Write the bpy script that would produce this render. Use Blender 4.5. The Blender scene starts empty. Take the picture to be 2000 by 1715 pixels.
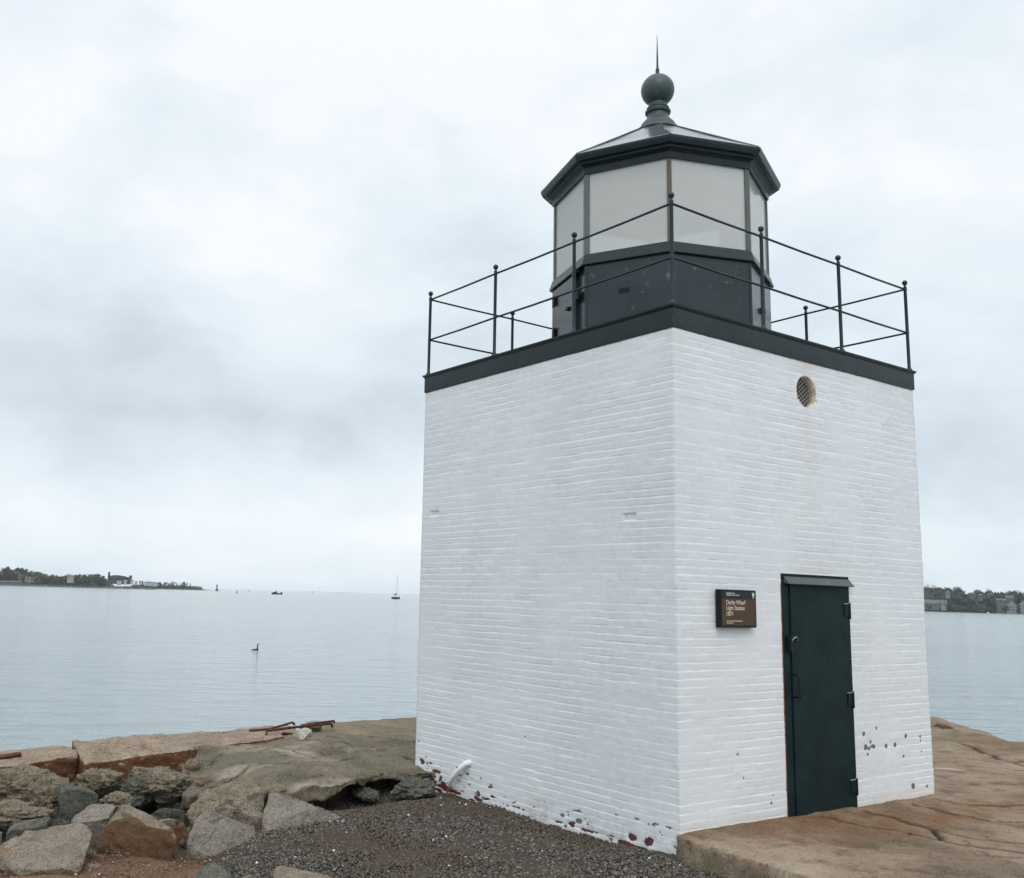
import bpy, bmesh, math, random
import numpy as np
from mathutils import Vector, Matrix
S = bpy.context.scene
COL = S.collection
R = math.radians

# ------------------------------------------------------------------ camera
CAM = np.array([-6.0776, -5.2701, 1.7441])
YAW, PIT, ROL, FPX, PPX, PPY = 0.9629, 0.1618, 0.0279, 1895.276, 842.9875, 851.2948
_cp, _sp = math.cos(PIT), math.sin(PIT)
FW = np.array([math.cos(YAW)*_cp, math.sin(YAW)*_cp, _sp])
_rt = np.array([math.sin(YAW), -math.cos(YAW), 0.0])
_up = np.cross(_rt, FW)
RT = _rt*math.cos(ROL) + _up*math.sin(ROL)
UP = -_rt*math.sin(ROL) + _up*math.cos(ROL)
cd = bpy.data.cameras.new('camera'); cam = bpy.data.objects.new('camera', cd); COL.objects.link(cam)
cam.matrix_world = Matrix(((RT[0], UP[0], -FW[0], CAM[0]), (RT[1], UP[1], -FW[1], CAM[1]), (RT[2], UP[2], -FW[2], CAM[2]), (0, 0, 0, 1)))
cd.sensor_fit = 'HORIZONTAL'; cd.sensor_width = 36; cd.lens = FPX/2000*36
cd.shift_x = (1000-PPX)/2000; cd.shift_y = -(857.5-PPY)/2000
cd.clip_start = .05; cd.clip_end = 60000
S.camera = cam

def ray(px, py):
    return FW + RT*(px-PPX)/FPX - UP*(py-PPY)/FPX
def at(px, py, z):
    d = ray(px, py); t = (z-CAM[2])/d[2]; return CAM + d*t
WATER = -1.9
def far(px, D):
    """point on the water at horizontal distance D in the direction of column px"""
    py = 1141+px*.0272
    d = ray(px, py); d = d/np.hypot(d[0], d[1]); p = CAM + d*D; p[2] = WATER; return p

# ------------------------------------------------------------------ node helper
class N:
    def __init__(s, nt): s.nt = nt; s.n = nt.nodes; s.l = nt.links
    def new(s, t, **k):
        x = s.n.new(t)
        for a, b in k.items(): setattr(x, a, b)
        return x
    def put(s, sock, v):
        if isinstance(v, (int, float)): sock.default_value = v
        elif isinstance(v, (tuple, list)):
            sock.default_value = tuple(v) + ((1,) if len(v) == 3 and sock.type == 'RGBA' else ())
        else: s.l.new(v, sock)
    def m(s, op, a, b=0.0, c=None, clamp=False):
        x = s.new('ShaderNodeMath', operation=op); x.use_clamp = clamp
        s.put(x.inputs[0], a); s.put(x.inputs[1], b)
        if c is not None: s.put(x.inputs[2], c)
        return x.outputs[0]
    def vm(s, op, a, b=None, sc=None):
        x = s.new('ShaderNodeVectorMath', operation=op); s.put(x.inputs[0], a)
        if b is not None: s.put(x.inputs[1], b)
        if sc is not None: s.put(x.inputs['Scale'], sc)
        return x.outputs['Value'] if op in ('DOT_PRODUCT', 'LENGTH', 'DISTANCE') else x.outputs[0]
    def mix(s, f, a, b, bt='MIX'):
        x = s.new('ShaderNodeMix', data_type='RGBA', blend_type=bt)
        s.put(x.inputs['Factor'], f); s.put(x.inputs['A'], a); s.put(x.inputs['B'], b); return x.outputs['Result']
    def noise(s, vec, scale, det=4, rough=.55, dist=0, out='Fac', dims='3D'):
        x = s.new('ShaderNodeTexNoise', noise_dimensions=dims)
        if vec is not None: s.l.new(vec, x.inputs['Vector'])
        x.inputs['Scale'].default_value = scale; x.inputs['Detail'].default_value = det
        x.inputs['Roughness'].default_value = rough; x.inputs['Distortion'].default_value = dist
        return x.outputs[out]
    def ramp(s, f, stops):
        x = s.new('ShaderNodeValToRGB'); s.put(x.inputs[0], f); e = x.color_ramp.elements
        while len(e) < len(stops): e.new(.5)
        for i, (p, c) in enumerate(stops):
            e[i].position = p; e[i].color = (tuple(c)+(1,)) if hasattr(c, '__len__') else (c, c, c, 1)
        return x.outputs[0]
    def step(s, f, a, b):
        x = s.new('ShaderNodeMapRange'); x.interpolation_type = 'SMOOTHSTEP'; s.put(x.inputs[0], f)
        x.inputs[1].default_value = a; x.inputs[2].default_value = b; return x.outputs[0]
    def scale(s, vec, v):
        x = s.new('ShaderNodeMapping'); s.l.new(vec, x.inputs[0]); x.inputs['Scale'].default_value = v; return x.outputs[0]
    def bump(s, h, strength, dist, normal=None):
        x = s.new('ShaderNodeBump'); x.inputs['Strength'].default_value = strength; x.inputs['Distance'].default_value = dist
        s.put(x.inputs['Height'], h)
        if normal is not None: s.l.new(normal, x.inputs['Normal'])
        return x.outputs[0]

# ------------------------------------------------------------------ sky, sun, exposure
w = bpy.data.worlds.new('World'); S.world = w; w.use_nodes = True
g = N(w.node_tree); g.n.clear()
tc = g.new('ShaderNodeTexCoord').outputs['Generated']
sep = g.new('ShaderNodeSeparateXYZ'); g.l.new(tc, sep.inputs[0])
z = g.m('MAXIMUM', sep.outputs[2], 0.0)
den = g.m('ADD', z, .10)
cv = g.new('ShaderNodeCombineXYZ')
g.put(cv.inputs[0], g.m('DIVIDE', sep.outputs[0], den)); g.put(cv.inputs[1], g.m('DIVIDE', sep.outputs[1], den)); g.put(cv.inputs[2], 0.0)
n1 = g.noise(cv.outputs[0], .75, 7, .52, .1)
n2 = g.noise(g.scale(tc, (1, 1, 1.7)), 3.6, 8, .56, .15)
val = g.m('ADD', g.m('MULTIPLY', g.m('SUBTRACT', n1, .5), g.m('MULTIPLY', g.step(z, .06, .40), .65)), g.m('MULTIPLY', g.m('SUBTRACT', n2, .5), .90))
base = g.ramp(z, [(0, .78), (.03, .84), (.07, .95), (.105, .86), (.17, .72), (.26, .80), (.38, .86), (.55, .90)])
val = g.m('ADD', val, base)
def blob(px, py, wd, amp):
    global val
    d = ray(px, py); d = d/np.linalg.norm(d)
    dot = g.vm('DOT_PRODUCT', tc, tuple(float(q) for q in d))
    e = g.m('POWER', 2.718, g.m('DIVIDE', g.m('SUBTRACT', dot, 1.0), wd*wd/2))
    val = g.m('ADD', val, g.m('MULTIPLY', e, amp))
SKYBLOBS = [(90, 260, .10, .14), (560, 470, .14, .12), (60, 620, .14, -.05), (560, 890, .17, -.08), (330, 800, .15, -.06), (250, 1000, .10, -.02),
            (1900, 960, .09, -.16), (1900, 620, .14, .08), (1620, 120, .2, .08), (1850, 1090, .06, .0), (560, 150, .18, .02)]
for b in SKYBLOBS: blob(*b)
colr = g.ramp(val, [(.25, (.40, .475, .53)), (.55, (.58, .67, .735)), (.80, (.79, .885, .955)), (1.0, (.965, 1.0, 1.03))])
# an overcast sky is brightest towards the zenith
lift = g.m('ADD', 1.0, g.m('MULTIPLY', g.step(z, .50, .95), .60))
# brighter cloud behind the viewer, where the sun sits
sdot = g.vm('DOT_PRODUCT', tc, (-.48, -.75, .46))
lift = g.m('ADD', lift, g.m('MULTIPLY', g.step(sdot, .1, 1.0), .30))
colr = g.vm('SCALE', colr, sc=lift)
sky = g.new('ShaderNodeTexSky', sky_type='NISHITA'); sky.sun_disc = False
SUN_EL, SUN_AZ = R(48), R(237)      # azimuth measured from +x, counter-clockwise
sky.sun_elevation = SUN_EL; sky.sun_rotation = R(90)-SUN_AZ
bg1 = g.new('ShaderNodeBackground'); g.put(bg1.inputs[0], colr); bg1.inputs[1].default_value = 1.03
bg2 = g.new('ShaderNodeBackground'); g.l.new(sky.outputs[0], bg2.inputs[0]); bg2.inputs[1].default_value = .05
mx = g.new('ShaderNodeMixShader'); mx.inputs[0].default_value = .06
g.l.new(bg1.outputs[0], mx.inputs[1]); g.l.new(bg2.outputs[0], mx.inputs[2])
out = g.new('ShaderNodeOutputWorld'); g.l.new(mx.outputs[0], out.inputs[0])

sd = bpy.data.lights.new('sun', 'SUN'); sd.energy = .78; sd.angle = R(25); sd.color = (1, .965, .92)
so = bpy.data.objects.new('sun', sd); COL.objects.link(so)
so.rotation_euler = Vector((-math.cos(SUN_EL)*math.cos(SUN_AZ), -math.cos(SUN_EL)*math.sin(SUN_AZ), -math.sin(SUN_EL))).to_track_quat('-Z', 'Y').to_euler()
S.view_settings.view_transform = 'Standard'; S.view_settings.look = 'None'; S.view_settings.exposure = 0; S.view_settings.gamma = 1
S.cycles.max_bounces = 8; S.cycles.transparent_max_bounces = 16; S.cycles.use_denoising = True

# ------------------------------------------------------------------ numpy noise
def vnoise(x, y, z, seed=0):
    x, y, z = np.broadcast_arrays(np.asarray(x, float), np.asarray(y, float), np.asarray(z, float))
    xi, yi, zi = np.floor(x).astype(np.int64), np.floor(y).astype(np.int64), np.floor(z).astype(np.int64)
    xf, yf, zf = x-xi, y-yi, z-zi
    u, v, w_ = xf*xf*(3-2*xf), yf*yf*(3-2*yf), zf*zf*(3-2*zf)
    def h(a, b, c):
        n = (a*374761393 + b*668265263 + c*2147483647 + seed*1013904223) & 0xffffffff
        n = ((n ^ (n >> 13))*1274126177) & 0xffffffff
        n = ((n ^ (n >> 16))*2246822519) & 0xffffffff
        return ((n ^ (n >> 15)) & 0xffff)/65535.0*2-1
    r = 0
    for a in (0, 1):
        for b in (0, 1):
            for c in (0, 1):
                r = r + h(xi+a, yi+b, zi+c)*(u if a else 1-u)*(v if b else 1-v)*(w_ if c else 1-w_)
    return r
def fbm(x, y, z, oct=4, seed=0, gain=.5):
    r = 0; a = 1; f = 1
    for i in range(oct):
        r = r + a*vnoise(x*f, y*f, z*f, seed+i*7); a *= gain; f *= 2.03
    return r
def sstep(x, a, b):
    t = np.clip((x-a)/(b-a), 0, 1); return t*t*(3-2*t)

# ------------------------------------------------------------------ object helpers
def tag(o, label=None, cat=None, group=None, kind=None):
    if label: o['label'] = label
    if cat: o['category'] = cat
    if group: o['group'] = group
    if kind: o['kind'] = kind
    return o
def link(name, me, mats, parent=None, smooth=False):
    o = bpy.data.objects.new(name, me); COL.objects.link(o)
    for m in (mats if isinstance(mats, (list, tuple)) else [mats]): me.materials.append(m)
    if parent is not None:
        o.parent = parent; o.matrix_parent_inverse = world(parent).inverted()
    if smooth: me.shade_smooth()
    return o
def world(o):
    m = Matrix.LocRotScale(o.location, o.rotation_euler, o.scale)
    return (world(o.parent) @ o.matrix_parent_inverse @ m) if o.parent else m
def empty(name, loc, label=None, cat=None, group=None):
    o = bpy.data.objects.new(name, None); o.location = [float(q) for q in loc]; o.empty_display_size = .3; COL.objects.link(o)
    return tag(o, label, cat, group)
def npmesh(name, V, F):
    me = bpy.data.meshes.new(name); V = np.asarray(V, np.float32); F = np.asarray(F, np.int32); k = F.shape[1]
    me.vertices.add(len(V)); me.vertices.foreach_set('co', V.ravel())
    me.loops.add(F.size); me.loops.foreach_set('vertex_index', F.ravel())
    me.polygons.add(len(F)); me.polygons.foreach_set('loop_start', np.arange(0, F.size, k, dtype=np.int32))
    me.update(calc_edges=True); me.validate(); return me
def attr(me, name, vals):
    a = me.attributes.new(name, 'FLOAT', 'POINT'); a.data.foreach_set('value', np.asarray(vals, np.float32))
class MB:
    def __init__(s): s.v = []; s.f = []
    def add(s, v, f):
        b = len(s.v); s.v += [tuple(map(float, q)) for q in v]; s.f += [tuple(b+i for i in q) for q in f]; return s
    def box(s, a, b):
        (x0, y0, z0), (x1, y1, z1) = a, b
        return s.add([(x0, y0, z0), (x1, y0, z0), (x1, y1, z0), (x0, y1, z0), (x0, y0, z1), (x1, y0, z1), (x1, y1, z1), (x0, y1, z1)],
                     [(0, 3, 2, 1), (4, 5, 6, 7), (0, 1, 5, 4), (1, 2, 6, 5), (2, 3, 7, 6), (3, 0, 4, 7)])
    def tube(s, pts, r, n=10, caps=True):
        pts = [Vector(p) for p in pts]; rr = r if hasattr(r, '__len__') else [r]*len(pts); V = []; F = []
        prev = None
        for i, p in enumerate(pts):
            d = (pts[min(i+1, len(pts)-1)]-pts[max(i-1, 0)]).normalized()
            if prev is None: a = d.orthogonal().normalized()
            else: a = (prev - d*prev.dot(d)).normalized()
            prev = a; b = d.cross(a)
            for k in range(n):
                t = 2*math.pi*k/n; V.append(p + (a*math.cos(t)+b*math.sin(t))*rr[i])
        for i in range(len(pts)-1):
            for k in range(n):
                F.append((i*n+k, i*n+(k+1) % n, (i+1)*n+(k+1) % n, (i+1)*n+k))
        if caps: F.append(tuple(range(n-1, -1, -1))); F.append(tuple((len(pts)-1)*n+k for k in range(n)))
        return s.add(V, F)
    def lathe(s, prof, c=(0, 0, 0), n=32, rot=0.0):
        V = []; F = []
        for (r, z_) in prof:
            for k in range(n):
                t = rot + 2*math.pi*k/n; V.append((c[0]+r*math.cos(t), c[1]+r*math.sin(t), c[2]+z_))
        for i in range(len(prof)-1):
            for k in range(n): F.append((i*n+k, i*n+(k+1) % n, (i+1)*n+(k+1) % n, (i+1)*n+k))
        F.append(tuple(range(n-1, -1, -1))); F.append(tuple((len(prof)-1)*n+k for k in range(n)))
        return s.add(V, F)
    def sphere(s, c, r, n=16):
        m = n//2; prof = [(max(1e-4, r*math.sin(math.pi*i/m)), -r*math.cos(math.pi*i/m)) for i in range(m+1)]
        return s.lathe(prof, c, n)
    def hexa(s, q):            # eight corners: bottom four then top four
        return s.add(q, [(0, 3, 2, 1), (4, 5, 6, 7), (0, 1, 5, 4), (1, 2, 6, 5), (2, 3, 7, 6), (3, 0, 4, 7)])
    def build(s, name, mat, parent=None, smooth=False, bevel=0, seg=2, angle=None):
        me = bpy.data.meshes.new(name); me.from_pydata(s.v, [], s.f); me.update()
        bm = bmesh.new(); bm.from_mesh(me); bmesh.ops.recalc_face_normals(bm, faces=bm.faces)
        if bevel: bmesh.ops.bevel(bm, geom=[e for e in bm.edges if e.is_manifold and e.calc_face_angle(0) > .4], offset=bevel, segments=seg, affect='EDGES', clamp_overlap=True)
        bm.to_mesh(me); bm.free()
        o = link(name, me, mat, parent)
        if smooth or angle:
            me.shade_smooth()
            if angle:
                me.set_sharp_from_angle(angle=R(angle))
        return o

# ------------------------------------------------------------------ materials
def mat(name):
    m = bpy.data.materials.new(name); m.use_nodes = True; g = N(m.node_tree); g.n.clear()
    o = g.new('ShaderNodeOutputMaterial'); p = g.new('ShaderNodeBsdfPrincipled'); g.l.new(p.outputs[0], o.inputs[0])
    return m, g, p
def objco(g): return g.new('ShaderNodeTexCoord').outputs['Object']
def metal_paint(name, col, rough=.32, wear=(.35, .38, .38), wamt=.5, bumps=.25, spec=.5):
    m, g, p = mat(name); c = objco(g)
    n = g.noise(c, 2.2, 5, .6); n2 = g.noise(c, 30, 4, .6); n3 = g.noise(c, 9, 6, .65)
    base = g.mix(g.step(n, .35, .7), col, tuple(q*1.35+.004 for q in col))
    base = g.mix(g.m('MULTIPLY', g.step(n3, .62, .70), wamt), base, wear)
    g.put(p.inputs['Base Color'], base)
    g.put(p.inputs['Roughness'], g.m('ADD', rough-.08, g.m('MULTIPLY', n3, .22)))
    p.inputs['Specular IOR Level'].default_value = spec
    g.put(p.inputs['Normal'], g.bump(g.m('ADD', n2, g.m('MULTIPLY', n, 2.0)), bumps, .003))
    return m
def plain(name, col, rough=.6, metallic=0, var=.25, sc=8, bs=.2, bd=.004):
    m, g, p = mat(name); p.inputs['Specular IOR Level'].default_value = .2; c = objco(g); n = g.noise(c, sc, 5, .6)
    g.put(p.inputs['Base Color'], g.mix(g.step(n, .25, .75), tuple(q*(1-var) for q in col), tuple(q*(1+var) for q in col)))
    p.inputs['Roughness'].default_value = rough; p.inputs['Metallic'].default_value = metallic
    g.put(p.inputs['Normal'], g.bump(g.noise(c, sc*5, 4, .6), bs, bd))
    return m
GREEN = (.005, .014, .016)
M_trim = metal_paint('dark_green_metal_paint', GREEN, .34, (.08, .11, .11), .3, .25, .35)
M_rail = metal_paint('railing_paint', (.010, .022, .028), .42, (.05, .07, .075), .3, .2, .35)
M_fin = metal_paint('finial_paint', (.032, .050, .050), .42, (.16, .19, .17), .5)
M_roof = metal_paint('wet_roof_paint', (.045, .06, .065), .16, (.2, .22, .22), .2, .1, 1.0)
M_side = metal_paint('lantern_wall_paint', (.007, .016, .020), .24, (.16, .18, .19), .55, .35, .5)
M_door = metal_paint('door_paint', (.0035, .0135, .0155), .5, (.03, .045, .038), .6, .4, .14)
M_mull = metal_paint('mullion_paint', (.085, .10, .088), .5, (.2, .15, .09), .5)
M_mullrust = metal_paint('rusty_mullion', (.10, .082, .06), .6, (.05, .035, .03), .8)
M_black = plain('blackened_iron', (.010, .012, .014), .45)
M_rust = plain('rusty_iron', (.085, .032, .022), .85, 0, .5, 20, .5, .006)
M_rustedge = plain('orange_rust_stain', (.21, .065, .03), .9, 0, .5, 14, .3, .004)
M_white = plain('white_paint', (.78, .78, .77), .5, 0, .04, 4)

def m_brickwall():
    m, g, p = mat('painted_brick'); c = objco(g)
    A = lambda n: g.new('ShaderNodeAttribute', attribute_name=n).outputs['Fac']
    n = g.noise(c, 1.3, 5, .6); nf = g.noise(c, 14, 5, .65); nd = g.noise(c, 45, 3, .6)
    base = g.mix(g.step(n, .3, .7), (.79, .81, .825), (.725, .748, .768))
    base = g.mix(g.m('MULTIPLY', g.m('SUBTRACT', 1.0, A('tone')), .55), base, (.62, .645, .665))
    base = g.mix(g.m('MULTIPLY', g.step(nf, .45, .8), .25), base, (.62, .645, .675))
    base = g.mix(g.m('MULTIPLY', g.m('MULTIPLY', A('dirt'), g.step(nf, .35, .65)), .85), base, (.30, .29, .25))
    base = g.mix(g.m('MULTIPLY', A('stain'), .8), base, (.62, .46, .30))
    bcol = g.mix(g.step(nd, .4, .6), (.15, .038, .026), (.06, .025, .022))
    wear = g.step(g.m('ADD', A('wear'), g.m('MULTIPLY', g.m('SUBTRACT', nf, .5), 1.7)), .45, .55)
    base = g.mix(wear, base, bcol)
    dk = g.step(g.m('ADD', A('spot'), g.m('MULTIPLY', g.m('SUBTRACT', nd, .5), .6)), .42, .58)
    base = g.mix(dk, base, (.13, .13, .125))
    g.put(p.inputs['Base Color'], base); p.inputs['Roughness'].default_value = .55
    g.put(p.inputs['Normal'], g.bump(g.m('ADD', g.m('MULTIPLY', nd, .4), nf), .35, .005))
    return m
M_wall = m_brickwall()

def m_rock(name, a, b, stain=None, samt=.5, sc=3.0, bd=.02, speck=.35, side=None, sth=(-.45, -.15)):
    m, g, p = mat(name); c = objco(g); p.inputs['Specular IOR Level'].default_value = .12
    n = g.noise(c, sc, 6, .62, .4); f = g.noise(c, 26, 5, .75); ff = g.noise(c, 75, 3, .75); md = g.noise(c, 9, 6, .7, .8)
    col = g.mix(g.step(n, .38, .62), a, b)
    col = g.mix(g.m('MULTIPLY', g.step(md, .50, .68), speck*1.3), col, tuple(q*.50 for q in a))
    col = g.mix(g.m('MULTIPLY', g.step(f, .50, .62), speck*1.5), col, tuple(q*.42 for q in a))
    col = g.mix(g.m('MULTIPLY', g.step(ff, .53, .64), speck*1.5), col, tuple(min(.75, q*1.6) for q in b))
    col = g.mix(g.m('MULTIPLY', g.step(ff, .46, .36), speck*1.5), col, tuple(q*.35 for q in a))
    if stain:
        col = g.mix(g.m('MULTIPLY', g.step(g.noise(g.scale(c, (1, 1, 1.6)), sc*.7, 4, .6, .6), .62-.25*samt, .72-.2*samt), .85), col, stain)
    if side:   # iron staining runs down the split vertical faces
        gn = g.new('ShaderNodeSeparateXYZ'); g.l.new(g.new('ShaderNodeNewGeometry').outputs['True Normal'], gn.inputs[0])
        col = g.mix(g.m('MULTIPLY', g.step(g.m('ADD', g.m('MULTIPLY', gn.outputs[2], -1.0), g.m('MULTIPLY', n, .3)), *sth), .9), col, g.mix(f, tuple(q*.6 for q in side), tuple(q*1.7 for q in side)))
    g.put(p.inputs['Base Color'], col); g.put(p.inputs['Roughness'], g.m('ADD', .62, g.m('MULTIPLY', f, .3)))
    h = g.m('ADD', g.m('MULTIPLY', md, 1.0), g.m('ADD', g.m('MULTIPLY', f, .6), g.m('MULTIPLY', ff, .3)))
    g.put(p.inputs['Normal'], g.bump(h, 1.0, bd*1.3))
    return m
M_grey = m_rock('grey_granite', (.19, .165, .135), (.275, .24, .20))
M_dark = m_rock('dark_granite', (.085, .085, .07), (.165, .16, .13))
M_tan = m_rock('tan_granite', (.19, .158, .122), (.27, .228, .18), (.20, .115, .06), .35)
M_brown = m_rock('rust_stained_granite', (.22, .18, .14), (.28, .225, .17), (.17, .08, .035), 1.0)
M_pyr = m_rock('brown_faced_granite', (.20, .17, .13), (.28, .235, .18), None, .5, side=(.13, .072, .038), sth=(-.62, -.40))
M_cong = m_rock('rubble_concrete', (.20, .165, .115), (.31, .255, .185), (.09, .085, .07), .25, 6, .035, .5)
M_block = m_rock('rust_brown_block', (.27, .205, .15), (.36, .29, .22), (.20, .10, .05), .15, side=(.13, .052, .022))

def m_concrete(name, A1, B1, rustamt=.5):
    m, g, p = mat(name); p.inputs['Specular IOR Level'].default_value = .15; c = objco(g)
    At = lambda n: g.new('ShaderNodeAttribute', attribute_name=n).outputs['Fac']
    n = g.noise(g.scale(c, (1.0, 1.0, 1)), .85, 6, .6, .8); n2 = g.noise(c, 4.0, 6, .62, .5); f = g.noise(c, 28, 5, .75); ff = g.noise(c, 80, 3, .75)
    col = g.mix(g.step(n, .36, .64), A1, B1)
    col = g.mix(g.m('MULTIPLY', g.step(n2, .48, .66), .75), col, tuple(q*.55 for q in A1))
    col = g.mix(g.m('MULTIPLY', At('rust'), g.m('ADD', .5, g.m('MULTIPLY', g.step(n2, .35, .6), .5))), col, (.18, .09, .04))
    col = g.mix(At('pale'), col, (.50, .42, .33))
    col = g.mix(At('moss'), col, (.145, .13, .085))
    col = g.mix(g.m('MULTIPLY', g.step(f, .52, .64), .6), col, tuple(q*.4 for q in A1))
    col = g.mix(g.m('MULTIPLY', g.step(ff, .55, .66), .5), col, (.50, .44, .37))
    col = g.mix(At('crack_shade'), col, (.018, .014, .010))
    g.put(p.inputs['Base Color'], col); g.put(p.inputs['Roughness'], g.m('ADD', .55, g.m('MULTIPLY', n2, .35)))
    h = g.m('ADD', n2, g.m('ADD', g.m('MULTIPLY', f, .45), g.m('MULTIPLY', ff, .2)))
    g.put(p.inputs['Normal'], g.bump(h, 1.0, .024))
    return m
M_deck = m_concrete('weathered_concrete', (.165, .115, .072), (.30, .22, .15))
M_ledge = m_concrete('mossy_concrete', (.080, .066, .046), (.185, .148, .105))

# ------------------------------------------------------------------ setting: water
def m_water():
    m, g, p = mat('harbour_water'); c = objco(g)
    # crests run across the view, so squeeze the noise along the view direction
    rot = g.new('ShaderNodeMapping'); g.l.new(c, rot.inputs[0]); rot.inputs['Rotation'].default_value = (0, 0, -R(66))
    v1 = g.scale(rot.outputs[0], (1.0, .36, 1)); v2 = g.scale(rot.outputs[0], (1.0, .45, 1))
    a = g.noise(v1, .75, 3, .45, 1.2); b = g.noise(v2, 4.2, 3, .55, .8); d = g.noise(v2, .13, 3, .5, .3)
    patch = g.noise(g.scale(rot.outputs[0], (1, .3, 1)), .02, 4, .6)
    h = g.m('ADD', g.m('MULTIPLY', a, .46), g.m('ADD', g.m('MULTIPLY', b, .085), g.m('MULTIPLY', d, .30)))
    h = g.m('MULTIPLY', h, g.m('ADD', .45, g.m('MULTIPLY', patch, 1.0)))
    g.put(p.inputs['Base Color'], (.24, .29, .31)); p.inputs['Roughness'].default_value = .12
    p.inputs['IOR'].default_value = 1.33; p.inputs['Specular IOR Level'].default_value = .5
    g.put(p.inputs['Normal'], g.bump(h, 1.0, 1.0))
    return m
b = MB(); L = 14000
b.add([(-L, -L, WATER), (L, -L, WATER), (L, L, WATER), (-L, L, WATER)], [(0, 1, 2, 3)])
tag(b.build('water', m_water()), 'calm pale grey harbour water with fine ripples reaching the horizon', kind='structure')

# ------------------------------------------------------------------ polygon sheets with real edges
def seg_dist(X, Y, poly, closed=True):
    """unsigned distance, closest point, inside flag"""
    P = np.array(poly, float); n = len(P); best = np.full(X.shape, 1e9); CX = X.copy(); CY = Y.copy(); ins = np.zeros(X.shape, bool)
    for i in range(n if closed else n-1):
        a = P[i]; b_ = P[(i+1) % n]; d = b_-a; L2 = d@d+1e-12
        t = np.clip(((X-a[0])*d[0]+(Y-a[1])*d[1])/L2, 0, 1); qx = a[0]+t*d[0]; qy = a[1]+t*d[1]
        D = np.hypot(X-qx, Y-qy); k = D < best; best = np.where(k, D, best); CX = np.where(k, qx, CX); CY = np.where(k, qy, CY)
        if closed:
            c = ((a[1] > Y) != (b_[1] > Y)) & (X < (b_[0]-a[0])*(Y-a[1])/(b_[1]-a[1]+1e-15)+a[0]); ins ^= c
    return best, CX, CY, ins
def grid_faces(nx, ny, keep=None):
    i, j = np.meshgrid(np.arange(nx-1), np.arange(ny-1), indexing='ij')
    a = i*ny+j; F = np.stack([a, a+ny, a+ny+1, a+1], -1).reshape(-1, 4)
    return F if keep is None else F[keep[F].all(1)]
def compact(V, F, *at_):
    used = np.zeros(len(V), bool); used[F.ravel()] = True; idx = np.cumsum(used)-1
    return (V[used], idx[F]) + tuple(q[used] for q in at_)
def pl(pts, z=0.0): return [tuple(at(x, y, z)[:2]) for x, y in pts]
def crop8(pts): return [(1300+x/2.857, 1370+y/2.857) for x, y in pts]

CR = [pl(crop8(c)) for c in [
    [(880, 630), (1080, 670), (1300, 710), (1540, 760), (1780, 800), (2050, 830)], [(1110, 590), (1330, 645), (1490, 690), (1540, 760)],
    [(1390, 550), (1600, 600), (1800, 635), (2050, 645)], [(1500, 515), (1700, 545), (1850, 553), (2060, 540)],
    [(1640, 220), (1720, 240), (1870, 300), (2050, 345)], [(1690, 205), (1830, 215), (1985, 222)],
    [(1490, 115), (1540, 122), (1590, 145)], [(1920, 315), (2050, 305)], [(1480, 190), (1640, 215), (1690, 205)],
    [(1550, 710), (1700, 745), (2050, 775)], [(1490, 60), (1600, 90), (1668, 118)]]]
CRW = [.030, .034, .026, .036, .04, .06, .05, .05, .03, .022, .04]
DECK = [(.35, .3), (.02, .06), (-.012, .02), (-.05, -.03), (-.07, -.10), (-.15, -.69), (-.19, -1.28), (-.35, -3), (-.5, -7.5), (4.0, -7), (5.4, -3.6), (7.2, -.5), (8.4, 1.25), (9.5, 2.5), (10.8, 3.8), (11.4, 5.0), (9.7, 6.9),
        (2.2, 6.87), (.35, 6.72), (.12, 6.5), (.16, 6.05), (.45, 5.5), (.84, 4.83), (1.6, 3.9), (1.6, .6), (.6, .6)]
xs = np.concatenate([np.arange(-.9, 4, .022), np.arange(4, 12.5, .05)]); ys = np.concatenate([np.arange(-8, -2.2, .08), np.arange(-2.2, .3, .018), np.arange(.3, 7.6, .045)])
X, Y = np.meshgrid(xs, ys, indexing='ij'); X = X.ravel(); Y = Y.ravel()
D, CX, CY, ins = seg_dist(X, Y, DECK)
zt = -.013*np.clip(X, 0, 4) + .005*fbm(X*.8, Y*.8, 0, 4, 3) + .004*fbm(X*8, Y*8, 1, 4, 5) - .008*sstep(fbm(X*4, Y*4, 7, 3, 25), .2, .4)
zt += -.06*sstep(X, 6.5, 10)*0
wet = .03*np.clip(fbm(X*1.6+3, Y*1.1, 0, 3, 17), 0, 1); zt += wet*sstep(X, 4.5, 6.5)
crack_shade = np.zeros(X.shape)
wob = .02*fbm(X*5, Y*5, 4, 3, 31); wob2 = .02*fbm(X*5, Y*5, 9, 3, 37)
for c, wd in zip(CR, CRW):
    d2, _, _, _ = seg_dist(X+wob, Y+wob2, c, False); e = np.exp(-(d2/wd)**2); crack_shade = np.maximum(crack_shade, e)
# slabs settle differently on the two sides of the wide cracks: raised broken plates near the end of the wharf
d5, _, cy5, _ = seg_dist(X, Y, CR[5], False); zt += .05*np.exp(-(d5/.25)**2)*(Y < cy5+.0)
d7, _, cy7, _ = seg_dist(X, Y, CR[6], False); zt += .05*np.exp(-(d7/.4)**2)*(Y < cy7)
zt -= .028*crack_shade**3 + .003*crack_shade
zt -= .014*np.exp(-(D/.035)**2)*ins
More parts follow.
